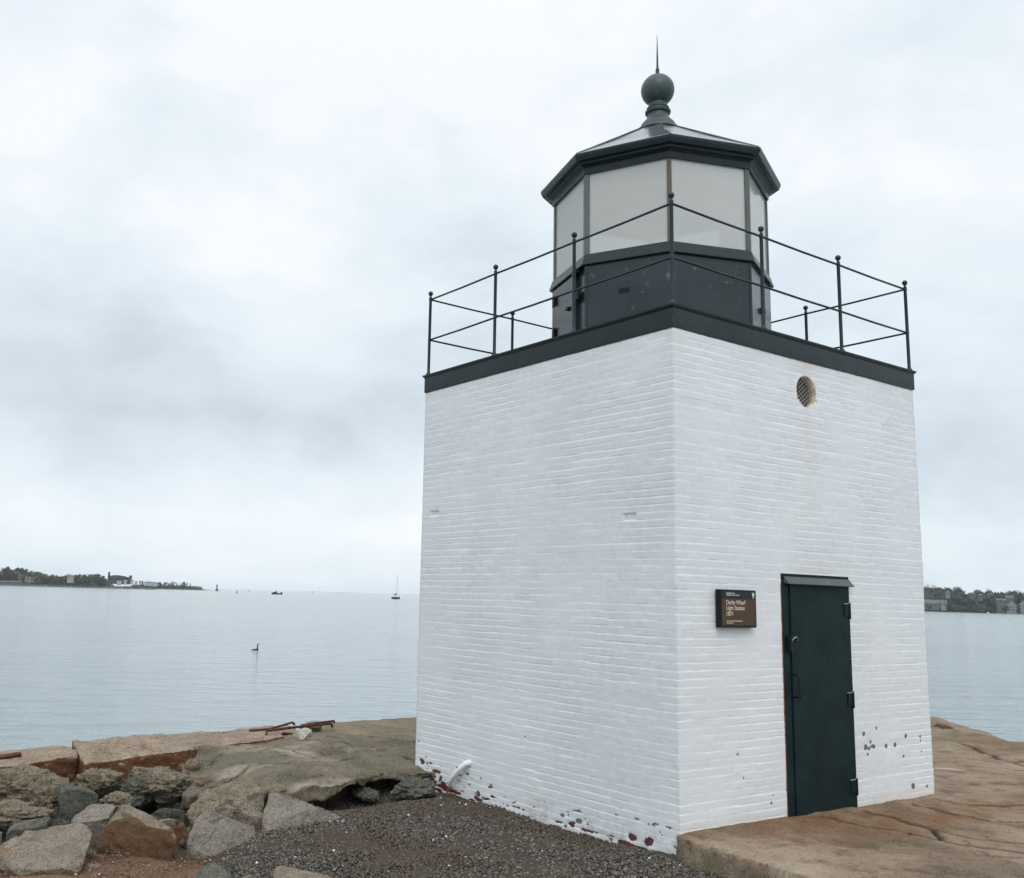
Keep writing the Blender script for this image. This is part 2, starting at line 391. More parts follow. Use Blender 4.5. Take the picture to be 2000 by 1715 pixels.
# crumbling faces: a vertex outside the outline drops down the face
o = ~ins
jag = .030*fbm(CX*6, CY*6, D*22, 4, 8)
drop = np.clip(D*3.2, 0, 2.4)
X2 = np.where(o, CX+jag*1.6*sstep(drop, .0, .05)+.02*sstep(drop, .05, .2)*fbm(CX*4, CY*4, drop*6, 3, 2), X); Y2 = np.where(o, CY+jag*sstep(drop, 0, .05)+.0, Y)
Z2 = np.where(o, zt-.014-drop, zt)
keep = ins | (D < .78)
keep &= ~((X > .15) & (X < 3.55) & (Y > .15) & (Y < 3.45))
F = grid_faces(len(xs), len(ys), keep)
dd = np.hypot(X-1.9, (Y+.35)*1.1); rust = np.clip(.9*np.exp(-(np.hypot((X-1.6)/1.1, (Y+.35)/.45))**2)-.6*(Y > 3)+.45*np.exp(-(np.hypot((X-3.2)/1.2, (Y+.5)/.4))**2)+.8*np.clip(fbm(X*1.1, Y*1.6, 6, 4, 55)-.05, 0, 1), 0, 1)
pale = .45*np.exp(-((X+.25-.05*Y)/.55)**2)*sstep(-Y, .1, .6)*(.6+.4*fbm(X*3, Y*3, 0, 3, 9)); pale = np.clip(pale, 0, 1)
pw = pl(crop8([(1500, 348), (1640, 355)])); dpw, _, _, _ = seg_dist(X, Y, pw, False); pale = np.maximum(pale, .8*np.exp(-(dpw/.05)**2))
moss = np.where(Y > 3.8, .55+.3*fbm(X*1.5, Y*3, 0, 3, 72), 0) + .95*sstep(drop, .02, .16)*o + .25*np.clip(fbm(X*1.2, Y*1.2, 3, 3, 71), 0, 1)*(X > 3.8)
rust = rust*(Y < 3.5)
V, F, crack_shade, rust, pale, moss = compact(np.stack([X2, Y2, Z2], 1), F, crack_shade, rust, pale, np.clip(moss, 0, 1))
me = npmesh('wharf_deck', V, F); attr(me, 'crack_shade', np.where(V[:, 2] > -.3, crack_shade**1.6, 0)); attr(me, 'rust', rust); attr(me, 'pale', pale); attr(me, 'moss', moss)
tag(link('wharf_deck', me, M_deck, smooth=True), 'cracked brown concrete wharf top beside and behind the tower', kind='structure')

# broken concrete ledge on the left, with a hollow under its lip
LED = pl([(372, 1520), (440, 1521), (505, 1527), (560, 1533), (600, 1528), (650, 1526), (690, 1516), (730, 1503), (780, 1499), (800, 1502)], -.03) + [(-.40, 3.38), (-.03, 3.24)] + [(.5, 3.2), (.9, 3.3), (1.3, 3.9), (.86, 4.68), (.39, 5.36), (.05, 5.90), (-.35, 5.78), (-1.35, 5.98)] + pl([(378, 1470), (366, 1492)], -.03)
xs = np.arange(-3.4, 2.2, .02); ys = np.arange(2.1, 6.9, .02); X, Y = np.meshgrid(xs, ys, indexing='ij'); X = X.ravel(); Y = Y.ravel()
wx = .05*fbm(X*3, Y*3, 0, 3, 12); wy = .05*fbm(X*3, Y*3, 5, 3, 13)
D, CX, CY, ins = seg_dist(X+wx, Y+wy, LED)
CX = CX-wx; CY = CY-wy
zt = .0 + .022*fbm(X*.9, Y*.9, 0, 4, 21) + .013*fbm(X*4.5, Y*4.5, 0, 4, 22) + .007*fbm(X*15, Y*15, 0, 3, 23) - .012*sstep(fbm(X*6, Y*6, 7, 3, 24), .15, .4)
zt -= .07*np.exp(-(D/.30)**2)*(Y < 5.2)*(X < .3)
zt -= .13*np.exp(-(seg_dist(X, Y, [(-2.9, 5.78), (-.4, 6.03)], False)[0]/.28)**2)*sstep(-X, .5, 1.3)
zt -= .10*sstep(-X, 1.3, 2.6)*sstep(5.2-Y, 0, 1.2)
back_ = np.exp(-(seg_dist(X+wx*.5, Y+wy*.5, [(1.3, 3.95), (.86, 4.68), (.39, 5.36), (.05, 5.90), (-.35, 5.80)], False)[0]/.045)**2); zt -= .05*back_
crack_shade = np.clip(back_*1.3, 0, 1)+.9*np.exp(-(seg_dist(X+wob[0], Y+.3*wx, [(-1.9, 4.9), (-1.2, 4.6), (-.4, 4.35), (.1, 4.3)], False)[0]/.008)**2)*.5
for q_, w_q in (([(395, 1478), (470, 1462), (560, 1466), (640, 1488)], .022), ([(660, 1452), (740, 1470), (812, 1482)], .02), ([(430, 1508), (520, 1490), (600, 1497), (690, 1478)], .025), ([(560, 1444), (620, 1452), (700, 1447)], .02)):
    crack_shade = np.maximum(crack_shade, np.exp(-(seg_dist(X+1.6*wx, Y+1.6*wy, pl(q_), False)[0]/w_q)**2)*.8*sstep(fbm(X*2, Y*2, 5, 2, 77), -.35, .1))
o = ~ins; bd = D
front = (Y < 5.0)
a1 = .10; th = .14+.05*fbm(CX*2.5, CY*2.5, 0, 2, 41)-.075*sstep(CX, -1.35, -1.0)
down = np.clip(bd/a1, 0, 1)*th
inw = np.clip((bd-a1)/.30, 0, 1)*.42
cen = np.array([-.6, 4.6]); dx = cen[0]-CX; dy = cen[1]-CY; dn = np.hypot(dx, dy)+1e-9
low = np.clip((bd-a1-.22)/.12, 0, 1)*.6
rg = .035*fbm(CX*9, CY*9, bd*12, 4, 45)
X2 = np.where(o, CX+dx/dn*inw+rg, X); Y2 = np.where(o, CY+dy/dn*inw+rg*.7, Y)
Z2 = np.where(o, zt-down-low+.02*fbm(X*8, Y*8, 3, 3, 48)*(bd > .02), zt)
keep = ins | (D < .46)
keep &= ~((X > .15) & (Y < 3.4))
F = grid_faces(len(xs), len(ys), keep)
moss = np.clip(.25+.6*fbm(X*1.3, Y*1.3, 2, 4, 61)+.3*sstep(X, -1.2, .2), 0, .8); moss = np.where(o & (bd > .05), .9, moss)
pale = np.clip(.75*fbm(X*2.2, Y*2.2, 8, 4, 63)-.05, 0, .45)*ins*sstep(-X, -.2, 1.0)
dark = np.where(o, sstep(bd, a1*.7, a1*1.6)*.75, 0)  # lip underside coloured dark, painting the shade of the hollow
V, F, crack_shade, moss, pale = compact(np.stack([X2, Y2, Z2], 1), F, np.maximum(crack_shade, dark), moss, pale)
me = npmesh('wharf_ledge', V, F); attr(me, 'crack_shade', crack_shade); attr(me, 'moss', moss); attr(me, 'pale', pale); attr(me, 'rust', np.zeros(len(V)))
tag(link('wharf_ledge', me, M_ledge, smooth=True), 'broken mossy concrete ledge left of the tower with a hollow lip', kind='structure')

# ground under gravel and rocks
def gz(x, y):
    x = np.asarray(x, float); y = np.asarray(y, float)
    h = -.228 + .03*sstep(.9-y, 0, 1.0)*sstep(x, -1.5, 0) + .012*fbm(x*1.3, y*1.3, 0, 3, 80)
    pit = sstep(y + .25*x, 1.95, 2.55)*sstep(-x, 1.5, 2.1)
    h = h - .15*np.exp(-np.hypot((x+.95)/.85, (y-3.35)/.42)**2)
    return h - .62*pit - .13*sstep(-x, 1.7, 3.0)
xs = np.arange(-9, .3, .035); ys = np.arange(-9, 6.2, .045); X, Y = np.meshgrid(xs, ys, indexing='ij'); X = X.ravel(); Y = Y.ravel()
edge = 6.35-.0*X; zz = gz(X, Y)+.016*fbm(X*5, Y*5, 0, 4, 82)
V = np.stack([X, Y, zz], 1); F = grid_faces(len(xs), len(ys))
m, g, p = mat('reddish_dirt'); p.inputs['Specular IOR Level'].default_value = .1; c = objco(g)
n = g.noise(c, 1.6, 6, .6); f = g.noise(c, 40, 4, .7); k = g.noise(c, 90, 2, .6)
cc = g.mix(g.step(n, .35, .65), (.13, .075, .045), (.215, .13, .085)); cc = g.mix(g.m('MULTIPLY', g.step(f, .48, .6), .7), cc, (.06, .042, .03)); cc = g.mix(g.m('MULTIPLY', g.step(k, .66, .72), .8), cc, (.5, .45, .4)); cc = g.mix(g.new('ShaderNodeAttribute', attribute_name='bed').outputs['Fac'], cc, g.mix(f, (.035, .03, .024), (.10, .085, .065)))
g.put(p.inputs['Base Color'], cc); p.inputs['Roughness'].default_value = .9; g.put(p.inputs['Normal'], g.bump(g.m('ADD', f, n), .9, .02))
me = npmesh('ground', V, F)
poly = [(.3, 6.6), (-9, 6.6), (-9, 4.2), (-4.5, 3.2), (-3.6, 2.75), (-2.75, 2.45), (-3.3, 1.5), (-3.9, .3), (-4.5, -1.5), (-.25, -3.0), (.3, -.7)]
attr(me, 'bed', np.clip(sstep(np.where(seg_dist(X, Y, poly)[3], 1, -1)*seg_dist(X, Y, poly)[0]+.12*fbm(X*3, Y*3, 0, 3, 90), -.08, .10)*.95, 0, 1))  # dark bed tone, carried into the pit as painted shade between the rocks
tag(link('ground', me, m, smooth=True), 'reddish dirt ground under the gravel and rocks', kind='structure')
# the wharf's own fill below it, down to the sea bed
b = MB(); b.box((-9, -9, -4), (-.6, 6.0, -.75)); b.box((-9, 5.75, -4), (-.6, 6.35, -.30)); b.box((-.6, 4.0, -4), (9.4, 6.6, -.35)); b.box((-.55, -7, -4), (4.6, 4.0, -.6))
tag(b.build('wharf', M_dark), 'dark stone fill of the wharf below its top', kind='structure')

# gravel
rng = np.random.default_rng(4)
def in_gravel(x, y):
    # world outline of the gravel bed, ragged towards the dirt on the left
    poly = [(-.02, 3.35), (-.5, 3.9), (-1.2, 3.6), (-1.75, 2.9), (-2.2, 2.55), (-2.75, 2.2), (-3.3, 1.5), (-3.9, .3), (-4.5, -1.5), (-.25, -3.0), (-.12, -.7), (-.02, -.05)]
    n = .12*fbm(x*2.5, y*2.5, 0, 3, 90); _, _, _, i = seg_dist(x+n, y+n, poly); return i
def scatter(NS, smin, smax, fn, dens=None):
    x = rng.uniform(-5, .1, NS); y = rng.uniform(-3.2, 4.1, NS); k = fn(x, y); x = x[k]; y = y[k]; n = len(x)
    base = np.array([(1, 0, 0), (-1, 0, 0), (0, 1, 0), (0, -1, 0), (0, 0, 1), (0, 0, -1)], float)
    tri = np.array([(0, 2, 4), (2, 1, 4), (1, 3, 4), (3, 0, 4), (2, 0, 5), (1, 2, 5), (3, 1, 5), (0, 3, 5)])
    s = rng.uniform(smin, smax, n)*rng.choice([.7, 1, 1, 1.25], n)
    Q = base[None]*rng.uniform(.55, 1.25, (n, 6, 1)) + rng.uniform(-.22, .22, (n, 6, 3)); Q *= s[:, None, None]*np.array([1, 1, .75])
    an = rng.uniform(0, 6.28, n); t = rng.uniform(-.7, .7, n)
    Y_ = Q[..., 1]*np.cos(t)[:, None]-Q[..., 2]*np.sin(t)[:, None]; Z_ = Q[..., 1]*np.sin(t)[:, None]+Q[..., 2]*np.cos(t)[:, None]
    X_ = Q[..., 0]*np.cos(an)[:, None]-Y_*np.sin(an)[:, None]; Y_ = Q[..., 0]*np.sin(an)[:, None]+Y_*np.cos(an)[:, None]
    zz = gz(x, y)+s*rng.uniform(.05, .75, n)
    V = np.stack([X_+x[:, None], Y_+y[:, None], Z_+zz[:, None]], -1).reshape(-1, 3)
    F = (tri[None]+np.arange(n)[:, None, None]*6).reshape(-1, 3)
    return V, F, n, x, y
V, F, n, gx, gy = scatter(150000, .008, .0155, in_gravel)
me = npmesh('gravel', V, F)
br = fbm(gx*1.1, gy*1.1, 0, 3, 95)
pal = np.array([(.085, .082, .072), (.12, .112, .095), (.17, .155, .13), (.055, .052, .048), (.14, .105, .075), (.20, .18, .155), (.10, .068, .045)])
ci = rng.choice(7, n, p=[.24, .2, .12, .19, .1, .07, .08]); cc = pal[ci]; w_ = np.clip(br*.7+.25, 0, .75)[:, None]; cc = cc*(1-w_)+np.array([.085, .06, .042])*w_*1.1
wh = rng.random(n) < .0045; cc[wh] = rng.uniform(.35, .6, (wh.sum(), 1)); cc *= rng.uniform(.75, 1.3, (n, 1))
ca = me.color_attributes.new('tint', 'FLOAT_COLOR', 'POINT'); ca.data.foreach_set('color', np.repeat(np.concatenate([cc, np.ones((n, 1))], 1), 6, 0).astype(np.float32).ravel())
m, g, p = mat('gravel_stone'); a = g.new('ShaderNodeAttribute', attribute_name='tint'); g.l.new(a.outputs['Color'], p.inputs['Base Color']); p.inputs['Roughness'].default_value = .6; p.inputs['Specular IOR Level'].default_value = .2
tag(link('gravel', me, m), 'dark grey crushed gravel with pale chips along the foot of the left wall', kind='stuff')
M_gravel = m
V, F, n, gx, gy = scatter(30000, .004, .012, lambda x, y: ~in_gravel(x, y) & (x < -2.0) & (y < 3.2))
me = npmesh('gravel', V, F); cc = pal[rng.choice(7, n)]*rng.uniform(.8, 1.6, (n, 1))*np.array([1.3, 1.0, .8]); wh = rng.random(n) < .03; cc[wh] = rng.uniform(.45, .7, (wh.sum(), 1))
ca = me.color_attributes.new('tint', 'FLOAT_COLOR', 'POINT'); ca.data.foreach_set('color', np.repeat(np.concatenate([cc, np.ones((n, 1))], 1), 6, 0).astype(np.float32).ravel())
tag(link('grit', me, M_gravel), 'brown grit and white shell chips on the dirt between the rocks', kind='stuff')

V, F, n, x_, y_ = scatter(9000, .014, .045, lambda x, y: (x < -1.5) & (y+.25*x > 1.9) & (rng.random(len(x)) < .35))
me = npmesh('rubble', V, F); cc = pal[rng.choice(7, n)]*rng.uniform(.6, 1.5, (n, 1))
ca = me.color_attributes.new('tint', 'FLOAT_COLOR', 'POINT'); ca.data.foreach_set('color', np.repeat(np.concatenate([cc, np.ones((n, 1))], 1), 6, 0).astype(np.float32).ravel())
tag(link('rubble', me, M_gravel), 'dark small rubble filling the gaps between the rocks', kind='stuff')

# ------------------------------------------------------------------ LIGHTHOUSE
W, WY = 3.70, 3.605
ZT = 3.9911; ZD = 4.1884
LH = empty('lighthouse', (W/2, WY/2, -.2), 'square white painted brick lighthouse with dark green octagonal lantern', 'lighthouse')
# brick wall as one relief surface round the four sides
def cols():
    a = np.arange(0, W, .02); b_ = np.linspace(0, WY, 37)[:-1]
    S_ = []
    for t in np.linspace(0, W, 186)[:-1]: S_.append((t, 0, 0, -1, t))            # door side (y=0)
    for t in np.linspace(0, WY, 40)[:-1]: S_.append((W, t, 1, 0, W+t))
    for t in np.linspace(0, W, 40)[:-1]: S_.append((W-t, WY, 0, 1, W+WY+t))
    for t in np.linspace(0, WY, 181)[:-1]: S_.append((0, WY-t, -1, 0, 2*W+WY+t))  # left wall (x=0)
    return np.array(S_)
SC = cols(); nc = len(SC)
for i in (0, 185, 225, 265): SC[i, 2:4] = {0: (-1, -1), 185: (1, -1), 225: (1, 1), 265: (-1, 1)}[i]
rows = np.arange(-.45, ZT+.005, .0065); nr = len(rows)
CI, RI = np.meshgrid(np.arange(nc), np.arange(nr), indexing='ij'); s_ = SC[CI, 4]; zr = rows[RI]; bx = SC[CI, 0].copy(); by = SC[CI, 1].copy(); nx = SC[CI, 2]; ny = SC[CI, 3]
C0 = .0632
zw = zr + .0035*fbm(s_*1.7, zr*.6, 0, 3, 101) + .0025*vnoise(s_*9, zr*16, 0, 102)
ci = np.floor(zw/C0); fr = zw/C0-ci
bs = s_/.212 + .5*(ci % 2) + .15*vnoise(ci*1.7, 0, 0, 7); bi = np.floor(bs); bf = bs-bi
h1 = vnoise(ci*3.31+.5, 11.5, .5, 104); h2 = vnoise(bi*5.17+.5, ci*7.31+.5, .5, 105)
dz = np.minimum(fr, 1-fr)*C0; db = np.minimum(bf, 1-bf)*.212
gs = .0024+.0012*vnoise(s_*3, zr*5, 0, 106)
fill = np.clip(.85+1.0*fbm(s_*2.1, zr*2.1, 0, 3, 107)+.35*vnoise(s_*2.3, ci*3.7, 0, 111), .25, 1.3)
gro = -.0031*fill*np.exp(-(dz/gs)**2) - .0026*np.exp(-(db/.008)**2)*np.clip(fill, 0, 1)
rel = gro + (.0016*h1 + .0013*h2) + .0008*fbm(s_*10, zr*14, 0, 3, 108) + .003*fbm(s_*.8, zr*.8, 0, 3, 109)
rel += .0019*(fr-.5)*fill      # courses lean a little: paint sags over each lower edge
wear = np.zeros(s_.shape); spot = np.zeros(s_.shape); tone = np.clip(.5+.38*h2+.25*h1-.35*np.exp(-(db/.008)**2)+.30*(h2*0)+.0, 0, 1); stain = np.zeros(s_.shape); dirt = np.zeros(s_.shape)
left = (CI > 265) | (CI == 265) | (CI == 0); rightw = CI < 186
def onx(px, py):
    d = ray(px, py); t = -CAM[0]/d[0]; q = CAM+d*t; return q[1], q[2]
def ony(px, py):
    d = ray(px, py); t = -CAM[1]/d[1]; q = CAM+d*t; return q[0], q[2]
def c7(x, y): return (790+x/3.279, 1400+y/3.279)
for x, y, rx, rz, am in [(112, 285, .05, .035, 1), (200, 352, .10, .022, 1), (228, 396, .035, .035, 1), (250, 450, .12, .022, 1), (320, 482, .13, .02, 1), (232, 484, .05, .02, .9),
                         (1455, 775, .055, .032, 1), (1563, 803, .055, .04, 1), (1420, 818, .14, .026, 1), (1530, 852, .12, .022, .9), (1620, 880, .12, .02, .85), (1730, 915, .10, .02, .8),
                         (1070, 690, .06, .022, .8), (1170, 730, .15, .016, .8), (980, 672, .08, .012, .75)]:
    yy, z0 = onx(*c7(x, y)); e = np.exp(-((np.abs(by-yy)/rx)**2.5+(np.abs(zr-z0)/rz)**2.5)); wear = np.maximum(wear, np.where(left, e*am*.95, 0))
for x, y, rx, rz in [(87, 157, .02, .015), (137, 259, .02, .01), (335, 325, .02, .01), (165, 298, .04, .015), (555, 437, .02, .015), (478, 490, .02, .015), (500, 519, .02, .015), (730, 582, .03, .015), (1010, 632, .03, .02),
                     (1115, 668, .05, .025), (1170, 688, .02, .015), (1030, 700, .02, .02), (1320, 785, .02, .02), (772, 127, .012, .012), (1495, 657, .012, .012), (1725, 327, .012, .012), (1637, 740, .012, .012), (660, 570, .02, .015)]:
    yy, z0 = onx(*c7(x, y)); e = np.exp(-((by-yy)/rx)**2-((zr-z0)/rz)**2); spot = np.maximum(spot, np.where(left, e, 0))
for x, y, r_ in [(1178, 150, .018), (1107, 182, .026), (1146, 226, .02), (1118, 257, .032), (1138, 264, .02), (1164, 252, .024), (1152, 250, .018), (1233, 250, .026), (1282, 243, .026), (1342, 194, .024), (1130, 297, .018), (1330, 306, .018),
                 (1422, 196, .018), (1383, 473, .034), (1458, 473, .018), (402, 295, .014), (590, 568, .016), (600, 524, .01), (1424, 219, .014), (404, 25, .01), (1430, 280, .012), (436, 427, .012)]:
    xx, z0 = ony(*crop8([(x, y)])[0]); e = np.exp(-((bx-xx)/(r_*1.1))**2-((zr-z0)/(r_*1.05))**2); spot = np.maximum(spot, np.where(rightw, e, 0))
yy, z0 = onx(1040, 714); stain += np.where(left, .10*np.exp(-((by-yy)/.05)**2)*sstep(zr, 2.6, 3.9), 0)
stain += np.where(rightw, .30*np.exp(-((bx-1.86)/.10)**2)*sstep(zr, 3.70, 3.95) + .20*np.exp(-((bx-1.84)/.09)**2)*sstep(zr, 2.1, 3.5)*(zr < 3.5), 0)
stain += np.where(rightw, .26*np.exp(-((bx-W)/.09)**2)*sstep(zr, 3.0, 3.9)+.28*np.exp(-((bx-1.9)/.3)**2-((zr-2.06)/.05)**2)+.12*np.exp(-((bx-.02)/.08)**2)*sstep(zr, 3.5, 3.95), 0)
stain += .16*sstep(zr, 3.86, 3.97)*np.clip(.5+fbm(s_*4, 0*zr, 0, 3, 120), 0, 1)
stain += np.where(left, .32*np.exp(-((by-1.72)/.10)**2)*sstep(-zr, -.12, .18) + .22*np.exp(-((by-2.9)/.3)**2)*sstep(-zr, -.1, .12), 0)
stain += np.where(rightw, .30*sstep(-zr, -.06, .0), 0)
dirt += np.where(left, .55*sstep(-zr, -.06, .2)*np.clip(.35+1.2*fbm(s_*3, zr*6, 0, 3, 121), 0, 1), 0)
dirt += .10*np.clip(fbm(s_*1.2, zr*.5, 3, 4, 122), 0, 1)
wear = np.maximum(wear, np.where(left & (zr < -.13), sstep(fbm(s_*9, zr*34, 0, 4, 140)+.45*sstep(-zr, .15, .23), .50, .66)*.9*sstep(fbm(s_*.9, 0*zr, 3, 2, 141), -.25, .2), 0))
spot = np.maximum(spot, np.where(left & (zr < .02), sstep(fbm(s_*14, zr*34, 0, 3, 142), .80, .95)*.8, 0))
# two patched bricks on the left wall, sunk back, upper part toned darker
for px, py, wd in [(1230, 1010, .075), (850, 1003, .07)]:
    yy, z0 = onx(px, py); k = left & (np.abs(by-yy) < wd) & (np.abs(zr-z0) < .030); rel = np.where(k, rel-.011, rel); dirt = np.where(k & (zr > z0-.005), .35, dirt)
rel -= .006*np.clip(wear*1.4, 0, 1)*(vnoise(s_*40, zr*40, 0, 130)*.5+.7)
rel -= .003*spot
# round vent opening and door opening
VX, VZ, VR = 1.826, 3.70, .155
dv = np.hypot(bx-VX, zr-VZ); kk = rightw & (np.abs(dv-VR) < .017)
ux = (bx-VX)/(dv+1e-9); uz = (zr-VZ)/(dv+1e-9)
cut = rightw & (dv < VR-.012)
bx = np.where(kk, VX+ux*VR, bx); zr2 = np.where(kk, VZ+uz*VR, zr); rel = np.where(kk, 0, rel)
DX0, DX1, DZ1 = 1.352, 2.376, 2.012
sx = lambda v, t, tol: np.where(np.abs(v-t) < tol, t, v)
k = rightw & (zr < DZ1+.01); bx = np.where(k, sx(sx(bx, DX0+.006, .0101), DX1-.006, .0101), bx)
cutd = rightw & (bx > DX0+.008) & (bx < DX1-.008) & (zr < DZ1-.006) & (zr > -.5)
V = np.stack([bx+nx*rel, by+ny*rel, zr2], -1).reshape(-1, 3)
a, c_ = np.meshgrid(np.arange(nc), np.arange(nr-1), indexing='ij'); a2 = (a+1) % nc
F = np.stack([a*nr+c_, a2*nr+c_, a2*nr+c_+1, a*nr+c_+1], -1).reshape(-1, 4)
bad = (cut | cutd).ravel(); F = F[~bad[F].any(1)]
V, F, wear, spot, stain, dirt, tone = compact(V, F, wear.ravel(), spot.ravel(), np.clip(stain, 0, 1).ravel(), np.clip(dirt, 0, 1).ravel(), tone.ravel())
me = npmesh('brick_wall', V, F)
for nme, q in (('wear', wear), ('spot', spot), ('stain', stain), ('dirt', dirt), ('tone', tone)): attr(me, nme, q)
WALL = link('brick_wall', me, M_wall, LH, smooth=True)

# vent: plastered reveal, black disc standing for the unlit depth, and wire mesh
m, g, p = mat('stained_plaster'); c = objco(g); n = g.noise(c, 9, 5, .6)
g.put(p.inputs['Base Color'], g.mix(g.step(n, .4, .65), (.70, .66, .58), (.50, .38, .25))); p.inputs['Roughness'].default_value = .8
M_plaster = m
b = MB(); k_ = 40; V = []; F = []
for i, (r_, yy) in enumerate([(VR+.02, .004), (VR-.004, .0), (VR-.010, .012), (VR-.014, .065)]):
    for k in range(k_): t = 2*math.pi*k/k_; V.append((VX+r_*math.cos(t), yy, VZ+r_*math.sin(t)))
for i in range(3):
    for k in range(k_): F.append((i*k_+k, i*k_+(k+1) % k_, (i+1)*k_+(k+1) % k_, (i+1)*k_+k))
b.add(V, F); vent = b.build('vent', M_plaster, LH, smooth=True)
b = MB(); b.add([(VX+.15*math.cos(t*math.pi/16), .068, VZ+.15*math.sin(t*math.pi/16)) for t in range(32)], [tuple(range(32))]); b.build('vent_dark_disc', M_black, vent)
b = MB()
for i in range(-5, 6):
    t = i*.034; h = math.sqrt(max(0, .140**2-(t*.9)**2))
    for sg in (-1, 1):
        d = Vector((math.cos(.62), 0, sg*math.sin(.62))); nn = Vector((-sg*math.sin(.62), 0, math.cos(.62)))*t*.95
        p0 = Vector((VX, .040+.002*sg, VZ))+nn
        b.tube([p0-d*h, p0+d*h], .0034, 5)
b.build('vent_grille', plain('galvanised_wire', (.36, .33, .29), .6), vent)

# cornice band, drip flange and deck
def ring(b, prof):
    """square ring profile: list of (offset outward, z)"""
    V = []; F = []
    for o_, z_ in prof: V += [(-o_, -o_, z_), (W+o_, -o_, z_), (W+o_, WY+o_, z_), (-o_, WY+o_, z_)]
    for i in range(len(prof)-1):
        for k in range(4): F.append((i*4+k, i*4+(k+1) % 4, (i+1)*4+(k+1) % 4, (i+1)*4+k))
    F.append((3, 2, 1, 0)); n = len(prof)-1; F.append((n*4, n*4+1, n*4+2, n*4+3)); return b.add(V, F)
b = MB(); ring(b, [(-.06, ZT-.01), (.008, ZT-.004), (.012, ZT+.01), (.012, ZD-.035), (.030, ZD-.014), (.032, ZD), (-.02, ZD+.012)])
b.build('gallery_deck', M_trim, LH, angle=30)

# railing
IN = .018
xs_ = [IN+(W-2*IN)/3*i for i in range(4)]; ys_ = [IN+(WY-2*IN)/3*i for i in range(4)]
ring_pts = [(xs_[0], ys_[0]), (xs_[1], ys_[0]), (xs_[2], ys_[0]), (xs_[3], ys_[0]), (xs_[3], ys_[1]), (xs_[3], ys_[2]), (xs_[3], ys_[3]), (xs_[2], ys_[3]), (xs_[1], ys_[3]), (xs_[0], ys_[3]), (xs_[0], ys_[2]), (xs_[0], ys_[1])]
RE = bpy.data.objects.new('railing', None); COL.objects.link(RE); RE.parent = LH; RE.matrix_parent_inverse = world(LH).inverted(); RE.location = (W/2, WY/2, ZD)
ZB = 5.1543; zr1, zr2_ = 5.082, 4.605
for (x, y) in ring_pts:
    b = MB(); b.lathe([(.030, ZD+.005), (.030, ZD+.018), (.020, ZD+.03), (.0165, ZD+.05), (.0165, zr1+.012), (.020, zr1+.02), (.012, zr1+.032), (.014, ZB-.022)], (x, y, 0), 12)
    b.sphere((x, y, ZB), .028, 14); b.sphere((x, y, zr1), .021, 10); b.sphere((x, y, zr2_), .019, 10)
    b.build('post', M_rail, RE, angle=40)
for zz_ in (zr1, zr2_):
    for q in ((0, 3), (3, 6), (6, 9), (9, 12)):
        P0 = ring_pts[q[0]]; P1 = ring_pts[q[1] % 12]; b = MB()
        b.tube([(P0[0]+(P1[0]-P0[0])*t/6, P0[1]+(P1[1]-P0[1])*t/6, zz_-.004*math.sin(math.pi*t/2)**2) for t in range(7)], .0108, 8); b.build('rail', M_rail, RE, smooth=True)

# lantern
LC = (1.850+.0076, (1.85-.0102)*WY/W); ROT = R(225)+.0313
def oc(r, k, z_): t = ROT+k*math.pi/4; return Vector((LC[0]+r*math.cos(t), LC[1]+r*math.sin(t), z_))
def octo(prof): b = MB(); b.lathe(prof, (LC[0], LC[1], 0), 8, ROT); return b
RP, ZP0, ZP1 = 1.168, 5.2665, 6.1514
LN = bpy.data.objects.new('lantern', None); COL.objects.link(LN); LN.parent = LH; LN.matrix_parent_inverse = world(LH).inverted(); LN.location = (LC[0], LC[1], ZD)
lw = octo([(1.176, ZD+.008), (1.176, ZP0-.10), (1.176, ZP0-.02)]); lwo = lw.build('lantern_wall', M_side, LN, bevel=.004)
octo([(1.17, ZP0-.12), (1.215, ZP0-.122), (1.215, ZP0-.112), (1.182, ZP0-.012), (1.172, ZP0), (1.1, ZP0+.002)]).build('sill', M_trim, LN)
# glazing: eight milky panes, whitened further to make up for dim light inside
m = bpy.data.materials.new('milky_glass'); m.use_nodes = True; g = N(m.node_tree); g.n.clear()
tr = g.new('ShaderNodeBsdfTransparent'); tr.inputs[0].default_value = (.93, .95, .94, 1)
df = g.new('ShaderNodeBsdfDiffuse'); df.inputs[0].default_value = (.93, .91, .86, 1)
tl = g.new('ShaderNodeBsdfTranslucent'); tl.inputs[0].default_value = (.86, .86, .83, 1)
gl = g.new('ShaderNodeBsdfGlossy'); gl.inputs['Roughness'].default_value = .12; gl.inputs[0].default_value = (.9, .93, .96, 1)
dt = g.new('ShaderNodeMixShader'); dt.inputs[0].default_value = .08; g.l.new(df.outputs[0], dt.inputs[1]); g.l.new(tl.outputs[0], dt.inputs[2])
cc_ = objco(g); nn_ = g.noise(cc_, 1.4, 4, .6)
m1 = g.new('ShaderNodeMixShader'); g.put(m1.inputs[0], g.m('ADD', .39, g.m('MULTIPLY', nn_, .14))); g.l.new(tr.outputs[0], m1.inputs[1]); g.l.new(dt.outputs[0], m1.inputs[2])
fr_ = g.new('ShaderNodeFresnel'); fr_.inputs[0].default_value = 1.5
m2 = g.new('ShaderNodeMixShader'); g.l.new(fr_.outputs[0], m2.inputs[0]); g.l.new(m1.outputs[0], m2.inputs[1]); g.l.new(gl.outputs[0], m2.inputs[2])
ou = g.new('ShaderNodeOutputMaterial'); g.l.new(m2.outputs[0], ou.inputs[0]); M_glass = m
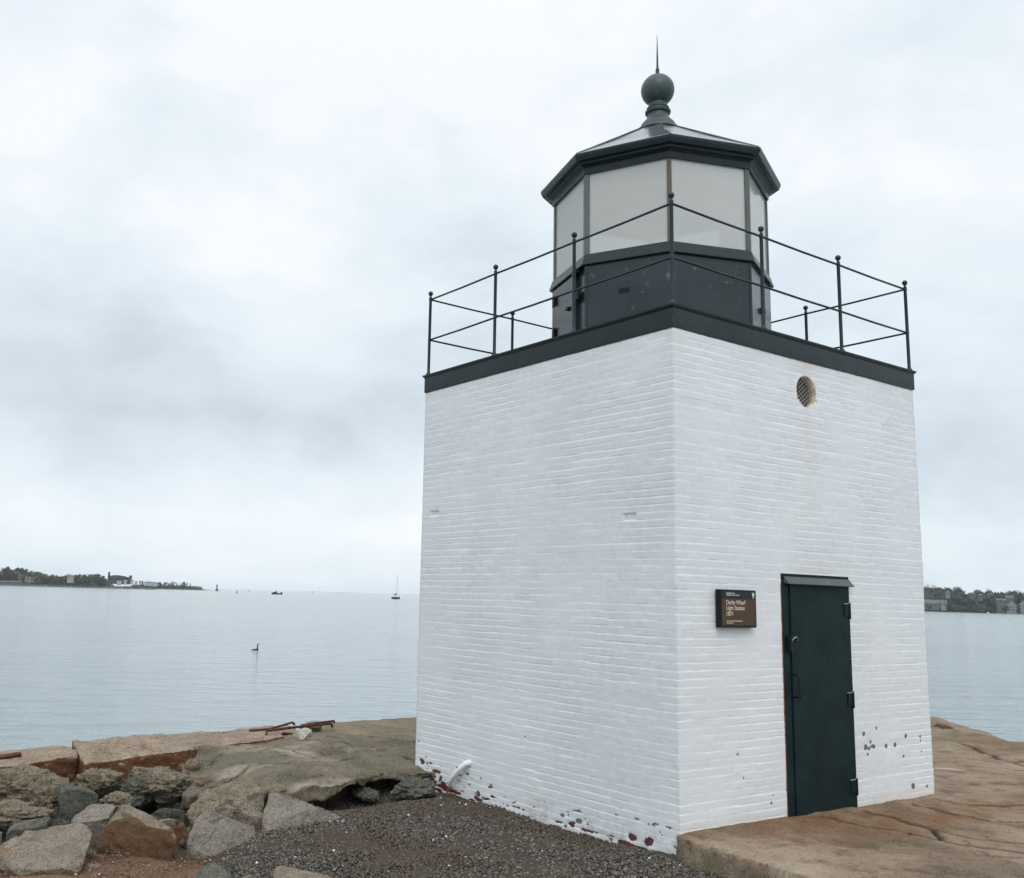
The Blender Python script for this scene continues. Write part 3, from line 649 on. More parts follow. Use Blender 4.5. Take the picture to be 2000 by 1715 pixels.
for k in range(8):
    b = MB(); a, c_ = oc(RP-.012, k, 0), oc(RP-.012, k+1, 0); a = a.lerp(c_, .004); c_ = c_.lerp(a, .004)
    inn = (Vector((LC[0], LC[1], 0))-(a+c_)/2).normalized()*.008
    q = [a, c_, c_+inn, a+inn]
    b.hexa([(v.x, v.y, ZP0+.003) for v in q]+[(v.x, v.y, ZP1+.01) for v in q]); b.build('pane', M_glass, LN)
for k in range(8):
    thin = (k == 0)
    wdt = .019 if thin else .032
    v = oc(RP+.004, k, 0); t = ROT+k*math.pi/4; out_ = Vector((math.cos(t), math.sin(t), 0)); sd_ = Vector((-out_.y, out_.x, 0))
    b = MB()
    for sg in (-1, 1):
        a_ = t+sg*(math.pi/2+math.pi/8); dd_ = Vector((math.cos(a_), math.sin(a_), 0)); nn = Vector((math.cos(t+sg*math.pi/8), math.sin(t+sg*math.pi/8), 0))
        q = [v, v+dd_*wdt*1.35, v+dd_*wdt*1.35-nn*.035, v-out_*.04]
        b.hexa([(p_.x, p_.y, ZP0+.001) for p_ in q]+[(p_.x, p_.y, ZP1+.012) for p_ in q])
    b.build('mullion', M_mullrust if k == 0 else M_mull, LN)
# ceiling inside the lantern, white painted
cl = MB(); cl.lathe([(1.12, ZP1+.006), (.5, ZP1+.05), (.1, ZP1+.07)], (LC[0], LC[1], 0), 8, ROT); cl.build('ceiling', plain('cream_ceiling_paint', (.90, .87, .80), .6, 0, .03), LN)
b = octo([(1.10, ZP0+.004), (1.0, ZP0+.006)]); b.build('inner_floor', M_white, LN)  # unseen floor, kept white to bounce light up to the ceiling
# eaves cornice and roof
octo([(1.15, ZP1-.004), (1.185, ZP1-.006), (1.192, ZP1+.055), (1.215, ZP1+.075), (1.245, ZP1+.085), (1.25, ZP1+.105), (1.30, ZP1+.108), (1.318, ZP1+.150), (1.322, ZP1+.176), (1.29, ZP1+.183)]).build('eaves', M_trim, LN)
ZE = ZP1+.176
rf = octo([(1.312, ZE+.002), (1.30, ZE+.016), (.75, ZE+.34), (.19, ZE+.69)]).build('roof', M_roof, LN)
# standing seams along the hips
b = MB()
for k in range(8): b.tube([oc(1.30, k, ZE+.014), oc(.2, k, ZE+.685)], .010, 6)
b.build('roof_seam', M_roof, rf, smooth=True)
b = MB(); b.lathe([(.24, 6.99), (.235, 7.02), (.195, 7.05), (.190, 7.085), (.165, 7.115), (.135, 7.15), (.120, 7.19), (.118, 7.215), (.140, 7.225), (.145, 7.245), (.122, 7.262), (.120, 7.275), (.128, 7.282), (.118, 7.30), (.105, 7.315), (.10, 7.345)], (LC[0], LC[1], 0), 40)
fo = b.build('finial', M_fin, LN, angle=50)
b = MB(); b.sphere((LC[0], LC[1], 7.512), .188, 40); b.build('ball', M_fin, fo, smooth=True)
b = MB(); b.lathe([(.030, 7.69), (.030, 7.70), (.022, 7.71), (.022, 7.775), (.013, 7.785), (.010, 7.90), (.002, 8.2073)], (LC[0], LC[1], 0), 16); b.build('spike', M_rail, fo, angle=40)

# fittings on the lantern wall
def face_pt(k, u, z_, out=0.0):
    """point on wall face between vertex k and k+1, u from 0..1"""
    a, c_ = oc(1.176, k, z_), oc(1.176, k+1, z_); n = ((a+c_)/2-Vector((LC[0], LC[1], z_))).normalized(); return a.lerp(c_, u)+n*out
def face_box(b, k, u0, u1, z0, z1, o0, o1):
    q = [face_pt(k, u0, z0, o0), face_pt(k, u1, z0, o0), face_pt(k, u1, z0, o1), face_pt(k, u0, z0, o1)]
    return b.hexa(q+[Vector((v.x, v.y, z1)) for v in q])
b = MB(); face_box(b, -1, .41, .53, 4.80, 4.845, .0, .007); sl = b.build('slot', M_black, LN)
# access hatch on the face left of the slot
b = MB(); face_box(b, -2, .05, .74, ZD+.03, ZP0-.15, .003, .022); ht = b.build('hatch', M_side, LN, bevel=.003)
b = MB(); face_box(b, -2, .76, .80, ZD+.02, ZP0-.15, .0, .05); b.build('hatch_edge', M_side, ht)
for zc in (4.98, 4.62, 4.33):
    b = MB(); face_box(b, -2, .07, .16, zc-.05, zc+.05, .022, .032); p0 = face_pt(-2, .17, zc-.055, .04); b.tube([p0, p0+Vector((0, 0, .11))], .013, 8); b.build('hinge', M_black, ht)
b = MB(); face_box(b, -2, .55, .62, 4.77, 4.80, .02, .05); b.build('knob', M_black, ht)
b = MB(); face_box(b, -2, .79, .92, 4.80, 4.90, .03, .06); b.build('latch', M_black, ht)
b = MB(); face_box(b, -2, .76, .9, ZP0-.17, ZP0-.125, .01, .06); b.build('bracket', M_black, ht)
b = MB(); face_box(b, 1, .42, .5, 4.72, 4.77, .0, .04); b.build('bracket', M_black, LN)
b = MB(); face_box(b, 1, .50, .54, ZD+.01, ZP0-.13, .0, .012); b.build('cover_strip', M_side, LN)
b = MB(); face_box(b, -1, .012, .03, ZD+.01, ZP0-.13, .0, .006); b.build('cover_strip', M_side, LN); b = MB(); face_box(b, 0, .97, .988, ZD+.01, ZP0-.13, .0, .006); b.build('cover_strip', M_side, LN)

# door
fy = -.012
D_ = bpy.data.objects.new('door', None); COL.objects.link(D_); D_.parent = LH; D_.matrix_parent_inverse = world(LH).inverted(); D_.location = (1.86, 0, -.03)
zb0, zb1 = -.045, -.06
b = MB()
b.box((DX0+.002, -.006, -.30), (1.448, .12, DZ1-.002)); b.box((2.352, -.006, -.30), (DX1-.002, .12, DZ1-.002)); b.box((1.4485, -.006, 1.965), (2.3515, .12, DZ1-.002))
b.build('frame', M_door, D_, bevel=.002)
b = MB(); b.box((DX0-.005, -.004, -.02), (DX0+.0015, .02, 1.93)); b.build('rust_edge', M_rustedge, D_)
b = MB(); b.box((1.455, -.016, -.10), (2.346, .02, 1.96)); leaf = b.build('leaf', M_door, D_, bevel=.003)
b = MB(); b.hexa([(1.40, -.052, 1.918), (2.388, -.052, 1.918), (2.38, -.007, 1.93), (1.385, -.007, 1.93), (1.40, -.054, 1.924), (2.39, -.054, 1.924), (2.38, -.007, 1.985), (1.385, -.007, 1.985)])
b.build('drip_hood', metal_paint('lit_hood_paint', (.045, .055, .058), .35), D_)  # paler than the door: light caught by the slope is in the colour
for zc in (1.70, .90, .14):
    b = MB(); b.box((2.265, -.024, zc-.055), (2.345, -.017, zc+.06)); b.box((2.352, -.014, zc-.07), (2.380, -.007, zc+.06)); b.tube([(2.345, -.025, zc-.075), (2.345, -.025, zc+.07)], .010, 10)
    hg = b.build('hinge', M_door, D_, bevel=0)
    b = MB(); b.tube([(2.345, -.025, zc+.071), (2.345, -.025, zc+.077)], .0105, 10); b.box((2.262, -.025, zc+.0605), (2.35, -.0172, zc+.066)); b.build('worn_edge', plain('worn_metal', (.38, .36, .33), .6), hg)
b = MB(); b.tube([(1.47, -.018, 1.145), (1.47, -.062, 1.145), (1.476, -.068, 1.135), (1.476, -.068, .965), (1.47, -.062, .955), (1.47, -.018, .955)], .0085, 8)
b.build('handle', M_black, leaf, smooth=True)
b = MB(); b.box((1.40, -.05, 1.335), (1.452, -.007, 1.475)); b.box((1.4575, -.045, 1.37), (1.50, -.017, 1.43)); b.build('lock_box', M_black, D_, bevel=.004)
b = MB(); V = []; F = []
b.tube([(1.452+.038*math.cos(t), -.048-.02*math.sin(t), 1.425+.04*math.sin(t)) for t in [i*math.pi/10 for i in range(0, 11)]], .006, 6); b.build('padlock', plain('worn_steel', (.25, .27, .28), .35, .8), D_, smooth=True)

# cut cable stub on the left wall
y0, z0 = onx(790+410/3.279, 1400+300/3.279); y1, z1 = onx(790+295/3.279, 1400+462/3.279)
b = MB(); b.tube([(.02, y0-.03, z0+.02), (-.035, y0, z0), (-.05, y0+(y1-y0)*.3, z0+(z1-z0)*.25), (-.05, y0+(y1-y0)*.65, z0+(z1-z0)*.55), (-.035, y0+(y1-y0)*.92, z0+(z1-z0)*.85), (.0, y1, z1)], [.030, .028, .027, .026, .022, .012], 10)
b.build('pipe_stub', M_white, LH, smooth=True)
b = MB(); b.tube([(-.012, y1-.01, z1+.0), (-.03, y1+.02, z1-.03)], .014, 8); b.build('rusty_bracket', M_rustedge, LH)

# ------------------------------------------------------------------ sign
SG = empty('wall_sign', (.70, -.02, 1.54), 'brown and black square sign reading Derby Wharf Light Station 1871 beside the door', 'sign')
X0, X1, Z0, Z1 = .462, .930, 1.542, 1.850
b = MB(); b.box((X0, -.055, Z0), (X1, -.008, Z1)); b.build('frame', M_black, SG, bevel=.003)
b = MB(); b.box((X0+.018, -.0575, Z0+.018), (X1-.018, -.0552, Z1-.075)); b.build('brown_panel', plain('brown_sign_paint', (.075, .042, .025), .35, 0, .06), SG)
b = MB(); b.box((X0+.018, -.0575, Z1-.0745), (X1-.018, -.0552, Z1-.012)); b.build('black_band', plain('black_sign_paint', (.015, .022, .02), .35, 0, .06), SG)
M_let = plain('cream_lettering', (.62, .52, .42), .5, 0, .03); M_let2 = plain('pale_lettering', (.60, .62, .62), .5, 0, .03)
def text(t, x, z_, size, wd, m_, bold=.0):
    cu = bpy.data.curves.new('lettering', 'FONT'); cu.body = t; cu.size = size; cu.extrude = .0006; cu.offset = bold
    o = bpy.data.objects.new('t', cu); COL.objects.link(o); bpy.context.view_layer.update()
    me = bpy.data.meshes.new_from_object(o.evaluated_get(bpy.context.evaluated_depsgraph_get())); COL.objects.unlink(o); bpy.data.objects.remove(o)
    xx = [v.co.x for v in me.vertices]; k = wd/(max(xx)-min(xx)); x_0 = min(xx)
    for v in me.vertices: v.co = Vector((x+(v.co.x-x_0)*k, -.0584-v.co.z, z_+v.co.y))
    me.name = 'lettering'; return link('lettering', me, m_, SG)
tx = X0+.075
text('Derby Wharf', tx, Z0+.188, .050, .245, M_let, .0006)
text('Light Station', tx, Z0+.143, .050, .232, M_let, .0006)
text('1871', tx, Z0+.096, .048, .080, M_let, .0006)
text('Salem Maritime National Historic Site', tx, Z0+.049, .015, .205, M_let, .0004)
text('Massachusetts', tx, Z0+.033, .015, .083, M_let, .0004)
text('National Park Service', tx, Z1-.034, .015, .112, M_let2, .0004)
text('U.S. Department of the Interior', tx, Z1-.049, .015, .168, M_let2, .0004)
ax, az = X1-.045, Z1-.044
b = MB(); P_ = [(-.012, .020), (0, .026), (.012, .020), (.014, .008), (.010, -.004), (.004, -.022), (0, -.026), (-.004, -.022), (-.010, -.004), (-.014, .008)]
b.add([(ax+x, -.0605, az+z_) for x, z_ in P_]+[(ax+x, -.0576, az+z_) for x, z_ in P_], [tuple(range(10))]+[(i, (i+1) % 10, 10+(i+1) % 10, 10+i) for i in range(10)]); b.build('emblem', M_let2, SG)
b = MB(); b.add([(ax+x, -.0612, az+z_) for x, z_ in [(-.004, -.008), (.005, -.008), (.002, -.018), (-.002, -.018)]], [(0, 1, 2, 3)]); b.build('emblem_tip', plain('emblem_brown', (.16, .08, .05), .5), SG)

# ------------------------------------------------------------------ rocks
def hull_pe(pts):
    bm = bmesh.new()
    for p_ in pts: bm.verts.new(p_)
    r_ = bmesh.ops.convex_hull(bm, input=bm.verts); E = [(e.verts[0].co.copy(), e.verts[1].co.copy()) for e in bm.edges if e.link_faces]
    P = [v.co.copy() for v in bm.verts if v.link_faces]; bm.free(); return P, E
def chip(pts, seed, n=14):
    """knock the corners and edges off a convex stone with small flat breaks"""
    rn = random.Random(seed*7+1); P, E = hull_pe(pts)
    for _ in range(n):
        c = sum(P, Vector())/len(P); ed = rn.choice(E); d = ((ed[0]+ed[1])/2-c); d = Vector((d.x+rn.gauss(0, .25)*d.length, d.y+rn.gauss(0, .25)*d.length, d.z+rn.gauss(0, .25)*d.length))
        if d.length < 1e-4: continue
        d.normalize(); mx_ = max(p_.dot(d) for p_ in P); mn_ = min(p_.dot(d) for p_ in P); h = mx_-(mx_-mn_)*rn.uniform(.012, .042)
        Q = [p_ for p_ in P if p_.dot(d) <= h]
        for a, b_ in E:
            da, db_ = a.dot(d)-h, b_.dot(d)-h
            if da*db_ < 0: Q.append(a.lerp(b_, da/(da-db_)))
        if len(Q) > 5: P, E = hull_pe(Q)
    return P
def finish_rock(name, pts, m_, label, cat='rock', seed=0, amp=.012, edge=.019, smooth_it=1, group=None, nchip=14):
    c = sum((Vector(p_) for p_ in pts), Vector())/len(pts); zmin = min(p_[2] for p_ in pts)
    org = Vector((c.x, c.y, zmin)); pts = chip([Vector(p_) for p_ in pts], seed, nchip)
    bm = bmesh.new()
    for p_ in pts: bm.verts.new(Vector(p_)-org)
    r_ = bmesh.ops.convex_hull(bm, input=bm.verts); 
    bmesh.ops.delete(bm, geom=list({e for e in r_['geom_interior']+r_['geom_unused'] if isinstance(e, bmesh.types.BMVert)}), context='VERTS')
    bmesh.ops.triangulate(bm, faces=bm.faces)
    for _ in range(7):
        le = [e for e in bm.edges if e.calc_length() > edge]
        if not le: break
        bmesh.ops.subdivide_edges(bm, edges=le, cuts=1); bmesh.ops.triangulate(bm, faces=[f for f in bm.faces if len(f.verts) > 3])
    for _ in range(smooth_it): bmesh.ops.smooth_vert(bm, verts=bm.verts, factor=.5, use_axis_x=True, use_axis_y=True, use_axis_z=True)
    bm.normal_update(); co = np.array([v.co[:] for v in bm.verts]); no = np.array([v.normal[:] for v in bm.verts])
    d = amp*1.15*(fbm(co[:, 0]*4+seed, co[:, 1]*4, co[:, 2]*4, 3, seed)+.6*fbm(co[:, 0]*15, co[:, 1]*15+seed, co[:, 2]*15, 4, seed+9))
    # occasional chipped step
    st = vnoise(co[:, 0]*3+seed*1.3, co[:, 1]*3, co[:, 2]*5, seed+50); d -= amp*.9*sstep(st, .25, .30); st = vnoise(co[:, 0]*7+seed, co[:, 1]*7, co[:, 2]*9, seed+51); d -= amp*.6*sstep(st, .2, .26)
    co += no*d[:, None]
    for v, q in zip(bm.verts, co): v.co = q
    me = bpy.data.meshes.new(name); bm.to_mesh(me); bm.free()
    o = link(name, me, m_); me.shade_smooth(); o.location = org
    return tag(o, label, cat, group)
def rock(label, pts, m_, base=-.95, back=.12, seed=0, amp=.012, name='rock', cat='rock', group='broken rocks heaped beside the wharf', **k):
    P = [at(*p_) for p_ in pts]; c = sum(P)/len(P); Q = list(P)
    away = c-CAM; away[2] = 0; away /= np.linalg.norm(away)
    for p_ in P:
        q = p_ + (c-p_)*.22 + away*back; q[2] = min(base, p_[2]-.02); Q.append(q)
    return finish_rock(name, [tuple(map(float, q)) for q in Q], m_, label, cat, seed, amp, group=group, **k)
def k5(L, zs=None): return [(x/4.0, 1390+y/4.0, z_) for x, y, z_ in L]
def k6(L): return [(330+x/3.509, 1390+y/3.509, z_) for x, y, z_ in L]

GB = 'long granite edging blocks of the wharf'
def block(label, tops, th, m_, seed):
    P = [at(*t) for t in tops]; Q = P + [p_+np.array([0, .0, -th]) for p_ in P]
    return finish_rock('granite_block', [tuple(map(float, q)) for q in Q], m_, label, 'stone block', seed, .016, .03, 1, GB, 0)
block('long rust faced granite edging block sloping up beside the water', [(163, 1493, -.05), (180, 1463, .05), (553, 1440, .03), (550, 1419, .03), (300, 1434, .05), (141, 1447, .06)], .48, M_block, 5)
block('shorter orange brown granite block at the far left end of the wharf edge', [(-60, 1500, .0), (35, 1493, .0), (154, 1475, .0), (152, 1461, .02), (138, 1455, .0), (60, 1460, .01), (-60, 1473, .0)], .42, M_block, 8)
rock('thin rusty plank like stone lying on the leftmost granite block', [(-20, 1478, .02), (0, 1474, .035), (48, 1467, .035), (50, 1471, .02), (0, 1480, .02)], M_rust, -.02, .01, 31, .004, name='stone_slab', edge=.03)

rock('large flat tan slab lying at the lower left corner', k5([(-60, 1080, -.22), (0, 1030, -.20), (200, 915, -.16), (370, 890, -.14), (600, 873, -.12), (690, 880, -.12), (728, 925, -.13), (700, 1050, -.2), (640, 1185, -.27), (400, 1235, -.31), (160, 1262, -.33), (-40, 1230, -.33), (655, 1150, -.36)]), M_tan, -.95, .25, 1, .012)
rock('pyramid shaped rock with a rust brown front face', k5([(930, 682, .02), (870, 760, -.06), (850, 850, -.12), (1040, 820, -.07), (1160, 897, -.12), (1385, 945, -.15), (1375, 985, -.2), (1345, 1070, -.33), (1150, 1092, -.36), (900, 1100, -.36), (745, 1068, -.34), (1100, 770, -.06)]), M_pyr, -.95, .12, 2, .010)
rock('big flat faced grey boulder leaning at the edge of the gravel', k6([(270, 632, -.02), (190, 690, -.06), (170, 790, -.14), (120, 905, -.26), (180, 955, -.31), (295, 997, -.36), (430, 905, -.31), (620, 850, -.27), (605, 775, -.20), (440, 690, -.08), (330, 650, -.03)]), M_grey, -.95, .10, 3, .009)
rock('wedge shaped grey boulder half buried in gravel under the ledge', k6([(690, 548, -.02), (780, 535, -.01), (855, 542, -.01), (930, 572, -.03), (1060, 650, -.10), (1195, 722, -.19), (1110, 760, -.24), (880, 810, -.28), (740, 855, -.30), (635, 830, -.28), (628, 770, -.2), (650, 650, -.1)]), M_grey, -.95, .12, 4, .010)
rock('dark grey slab with a flat tilted top beside the rubble', k5([(455, 525, -.02), (520, 512, -.01), (600, 513, -.01), (775, 622, -.08), (760, 650, -.12), (600, 735, -.26), (510, 745, -.27), (500, 640, -.12), (470, 600, -.07)]), M_dark, -.95, .10, 6, .007)
rock('pale grey flat stone wedged behind the pyramid shaped rock', k5([(780, 650, -.10), (915, 690, -.11), (850, 835, -.22), (720, 850, -.24), (610, 875, -.27), (535, 885, -.28), (590, 790, -.2), (680, 700, -.14)]), M_grey, -.95, .08, 7, .008)
rock('low dark slab lying behind the flat tan slab', k5([(45, 930, -.24), (120, 860, -.2), (220, 805, -.16), (400, 765, -.13), (420, 770, -.14), (360, 895, -.24), (100, 945, -.3), (40, 960, -.3)]), M_dark, -.95, .10, 10, .008)
rock('small dark pointed slab leaning between the slabs', k5([(400, 800, -.17), (480, 755, -.12), (572, 743, -.11), (575, 800, -.17), (520, 878, -.25), (362, 902, -.27)]), M_dark, -.95, .06, 11, .008)
rock('rounded brown rock in shadow right of the pyramid shaped rock', k5([(1180, 800, -.12), (1250, 775, -.1), (1330, 768, -.09), (1430, 820, -.14), (1480, 900, -.22), (1470, 1000, -.32), (1390, 1060, -.38), (1250, 850, -.2)]), M_brown, -.95, .08, 12, .012)
rock('thin dark rock lying deep in the gap under the rubble', k5([(1170, 790, -.28), (1300, 715, -.2), (1460, 705, -.2), (1450, 770, -.26), (1330, 775, -.28)]), M_dark, -.95, .08, 13, .01)
rock('small reddish stone at the right corner of the tan slab', k5([(700, 1095, -.30), (760, 1080, -.29), (830, 1110, -.32), (800, 1150, -.35), (700, 1160, -.36), (685, 1130, -.35)]), M_brown, -.95, .03, 14, .006)
rock('flat tan stone almost buried in dirt before the pyramid shaped rock', k5([(640, 1195, -.35), (760, 1155, -.32), (900, 1130, -.32), (940, 1150, -.33), (930, 1210, -.345), (760, 1235, -.355)]), M_tan, -.95, .03, 15, .008)
rock('dark grey stone cut by the lower edge beside the gravel', k6([(160, 1140, -.33), (240, 1060, -.27), (310, 1018, -.23), (370, 1040, -.24), (450, 1100, -.27), (430, 1180, -.33), (240, 1190, -.33)]), M_dark, -.95, .06, 16, .008)
rock('small tan stone at the lower edge between grey stones', k6([(410, 1145, -.29), (470, 1100, -.24), (530, 1085, -.23), (610, 1115, -.25), (650, 1160, -.29), (500, 1190, -.32)]), M_tan, -.95, .04, 17, .006)
rock('pale flat stone sunk in gravel at the lower edge', k6([(690, 1075, -.24), (730, 1048, -.22), (850, 1062, -.21), (1000, 1072, -.21), (1120, 1100, -.22), (1220, 1150, -.25), (1100, 1190, -.27), (720, 1150, -.26)]), M_tan, -.95, .06, 18, .008)
rock('tan block peeping in at the left edge', k5([(-60, 860, -.15), (0, 875, -.16), (22, 900, -.18), (20, 960, -.26), (-10, 1010, -.32), (-60, 1020, -.32)]), M_tan, -.95, .06, 19, .008)
rock('broad broken concrete chunk under the front of the ledge', k6([(130, 640, -.14), (160, 570, -.08), (280, 485, -.04), (480, 478, -.03), (650, 520, -.05), (655, 640, -.15), (640, 690, -.19), (500, 680, -.18), (330, 640, -.14), (170, 690, -.19), (110, 690, -.2), (150, 770, -.28)]), M_cong, -.95, .10, 20, .018, name='concrete_chunk', cat='concrete chunk', group='broken concrete chunks under the ledge')
rock('small smooth chunk wedged between the two grey boulders', k6([(440, 690, -.16), (510, 672, -.13), (640, 660, -.13), (655, 710, -.18), (630, 770, -.25), (570, 750, -.24)]), M_tan, -.95, .03, 21, .008)
rock('round pale lump stuck to the lip of the ledge', k6([(660, 540, -.08), (680, 500, -.05), (740, 480, -.03), (800, 495, -.04), (815, 530, -.07), (720, 560, -.1)]), M_cong, -.2, .05, 22, .008, name='concrete_chunk', cat='concrete chunk', group='broken concrete chunks under the ledge')
GP = 'loose stones on the concrete ledge'
rock('white angular stone in the gap below the iron bars', k6([(840, 160, .02), (880, 125, .10), (940, 110, .12), (985, 130, .10), (960, 165, .04), (910, 195, .0), (860, 180, .0)]), m_rock('pale_stone', (.42, .38, .33), (.5, .46, .41)), -.05, .04, 23, .006, group=GP)
rock('pale pebble on the middle of the ledge', k6([(1170, 270, .0), (1195, 245, .03), (1240, 240, .04), (1280, 270, .02), (1260, 290, .0), (1210, 303, -.01)]), M_grey, -.04, .02, 24, .004, group=GP)
rock('smallest pale pebble on the ledge near the tower', k6([(1370, 262, .0), (1400, 248, .015), (1425, 250, .015), (1420, 270, .0)]), M_tan, -.03, .01, 25, .003, group=GP)
rock('brown stone behind the iron bars at the wharf edge', [(590, 1421, .04), (598, 1411, .09), (622, 1408, .1), (630, 1414, .07), (622, 1420, .04)], M_tan, -.05, .05, 26, .006, group=GP)
rock('low tan stone between the granite block and the iron bars', [(525, 1428, .03), (532, 1418, .07), (552, 1414, .08), (580, 1419, .06), (575, 1432, .02)], M_block, -.1, .05, 27, .006, group=GP)
# lumpy rubble concrete masses
def lump(label, px, py, z_, sx_, sy_, sz_, m_, seed, amp=.3):
    c = at(px, py, z_); c[2] -= .05; sz_ *= .78; bm = bmesh.new(); bmesh.ops.create_icosphere(bm, subdivisions=5, radius=1)
    co = np.array([v.co[:] for v in bm.verts]); r_ = 1+amp*fbm(co[:, 0]*1.6+seed, co[:, 1]*1.6, co[:, 2]*1.6, 3, seed)+.20*np.abs(fbm(co[:, 0]*4.5, co[:, 1]*4.5+seed, co[:, 2]*4.5, 4, seed+3))-.10*sstep(fbm(co[:, 0]*5, co[:, 1]*5, co[:, 2]*5+seed, 3, seed+4), .15, .3)
    vd = vnoise(co[:, 0]*4+seed, co[:, 1]*4, co[:, 2]*4, seed+5); r_ += .07*sstep(vd, .1, .5)
    co *= r_[:, None]; a = YAW-math.pi/2
    x, y = co[:, 0]*sx_, co[:, 1]*sy_; co = np.stack([x*math.cos(a)-y*math.sin(a), x*math.sin(a)+y*math.cos(a), co[:, 2]*sz_], 1)
    for v, q in zip(bm.verts, co): v.co = q
    me = bpy.data.meshes.new('rubble_lump'); bm.to_mesh(me); bm.free(); o = link('rubble_lump', me, m_); me.shade_smooth(); o.location = c
    return tag(o, label, 'rubble', 'lumps of rubble concrete against the edging blocks')
lump('big tan rubble mass at the left under the short block', 50, 1527, -.14, .33, .24, .20, M_cong, 1)
lump('tan rubble mass right of the big one at the left edge', 95, 1545, -.2, .20, .2, .18, M_cong, 2)
lump('low rubble lump at the left edge above the dark slab', 25, 1580, -.22, .33, .2, .14, M_cong, 3)
lump('knobbly rubble lump below the joint of the two blocks', 190, 1518, -.15, .21, .2, .15, M_cong, 4)
lump('small round rubble lump above the pale flat stone', 226, 1555, -.18, .14, .13, .09, M_cong, 5)
lump('large rubble lump with a pale face before the long block', 325, 1524, -.14, .24, .2, .16, M_cong, 6)
lump('dark rubble lump left of the pale faced one', 275, 1530, -.18, .18, .2, .17, M_dark, 7)
lump('flat rubble lump on top against the long block', 295, 1500, -.05, .20, .12, .07, M_cong, 8)
lump('small knobbly lump at the left end of the ledge', 378, 1496, -.08, .10, .14, .13, M_cong, 9)
lump('reddish round lump tucked under the left end of the ledge', 400, 1524, -.13, .08, .1, .08, M_brown, 10)
lump('dark lump sunk deep in the gap before the ledge', 345, 1560, -.33, .2, .15, .12, M_dark, 11)
lump('dark rough lump closing the hollow of the ledge against the tower wall', 812, 1532, -.14, .17, .16, .12, M_dark, 15)
lump('dark lump deep under the hollow of the ledge', 715, 1540, -.2, .12, .1, .07, M_dark, 12)

# ------------------------------------------------------------------ rusty iron bars
def bar(label, P, r_=.014):
    Q = [at(*p_) for p_ in P]; b = MB(); org = Q[0]; b.tube([q-org for q in Q], r_, 8); o = b.build('iron_bar', M_rust, smooth=True); o.location = org
    return tag(o, label, 'iron bar', 'rusty iron bars on the wharf edge')
bar('rusty iron staple lying nearest the water, bent at its right end', [(487, 1427, .05), (527, 1424, .06), (571, 1411, .11), (575, 1415, .05)])
bar('longest rusty iron staple with both ends bent down', [(520, 1435, .02), (522, 1427, .08), (580, 1420, .09), (647, 1413, .10), (649, 1419, .04)], .016)
bar('short straight rusty iron bar at the right end of the pile', [(588, 1417, .07), (622, 1412, .09), (652, 1408, .09), (653, 1411, .05)])

# ------------------------------------------------------------------ bird
c = far(508, 1); D_b = (CAM[2]-WATER)/math.tan(math.atan((1267-1154.5)/FPX)); c = far(508, D_b)
vd = (c-CAM); vd[2] = 0; vd /= np.linalg.norm(vd); rt_ = np.array([vd[1], -vd[0], 0])
def bp(x, z_): return Vector(c + rt_*x + np.array([0, 0, z_]))
b = MB(); b.tube([bp(-.36, .0), bp(-.28, .01), bp(-.15, .018), bp(0.0, .02), bp(.06, .03), bp(.09, .01)], [.01, .03, .05, .06, .05, .02], 10)
b.tube([bp(.03, .05), bp(.045, .13), bp(.02, .22), bp(.015, .29), bp(.05, .345), bp(.085, .355), bp(.13, .352), bp(.165, .345)], [.05, .04, .028, .027, .033, .026, .010, .006], 10)
tag(b.build('bird', plain('black_feathers', (.008, .010, .012), .5), smooth=True), 'black long necked water bird swimming low in the harbour', 'bird')

# ------------------------------------------------------------------ boats and buoys
def frame_at(px, D):
    c = far(px, D); vd = c-CAM; vd[2] = 0; vd /= np.linalg.norm(vd); return c, np.array([vd[1], -vd[0], 0]), vd
def localbox(b, c, r_, d_, x0, x1, y0, y1, z0, z1, taper=0):
    q = [(x0+taper, y0), (x1-taper, y0), (x1-taper, y1), (x0+taper, y1)]; t_ = [(x0, y0), (x1, y0), (x1, y1), (x0, y1)]
    b.hexa([c+r_*x+d_*y+np.array([0, 0, z0]) for x, y in q]+[c+r_*x+d_*y+np.array([0, 0, z1]) for x, y in t_]); return b
M_hull = plain('dark_hull_paint', (.012, .022, .028), .3); M_cabin = plain('white_gelcoat', (.72, .74, .74), .3, 0, .04)
def hull(b, c, r_, d_, L_, B_, H_):
    st = [(-.5, .55, 1.0), (-.3, .85, .95), (0, 1, .93), (.25, .8, .98), (.42, .4, 1.06), (.5, .04, 1.15)]; V = []; F = []
    for t, wd, sh in st:
        x = t*L_
        for q, zz in ((-.5, sh), (-.38, .3), (0, -.25), (.38, .3), (.5, sh)): V.append(c+r_*(x*(1 if zz > .5 else .9))+d_*q*B_*wd+np.array([0, 0, zz*H_]))
    for i in range(5):
        for j in range(4): F.append((i*5+j, (i+1)*5+j, (i+1)*5+j+1, i*5+j+1))
        F.append((i*5+4, (i+1)*5+4, (i+1)*5, i*5))
    F.append((0, 1, 2, 3, 4)); F.append(tuple(25+k for k in (4, 3, 2, 1, 0))); b.add(V, F)
c, r_, d_ = frame_at(773, 640); SB = empty('sailboat', c, 'dark hulled sailboat at anchor with bare mast and furled sail', 'sailboat')
b = MB(); hull(b, c, r_, d_, 5.7, 2.2, 1.25); b.build('hull', M_hull, SB)
b = MB(); localbox(b, c, r_, d_, -2.3, 2.2, -.8, .8, 1.22, 1.42); localbox(b, c, r_, d_, -1.6, 1.3, -.6, .6, 1.42, 2.1); cb = b.build('cabin', M_cabin, SB)
b = MB(); localbox(b, c, r_, d_, -1.0, .1, -.64, -.605, 1.6, 2.0); b.build('window', M_black, cb)
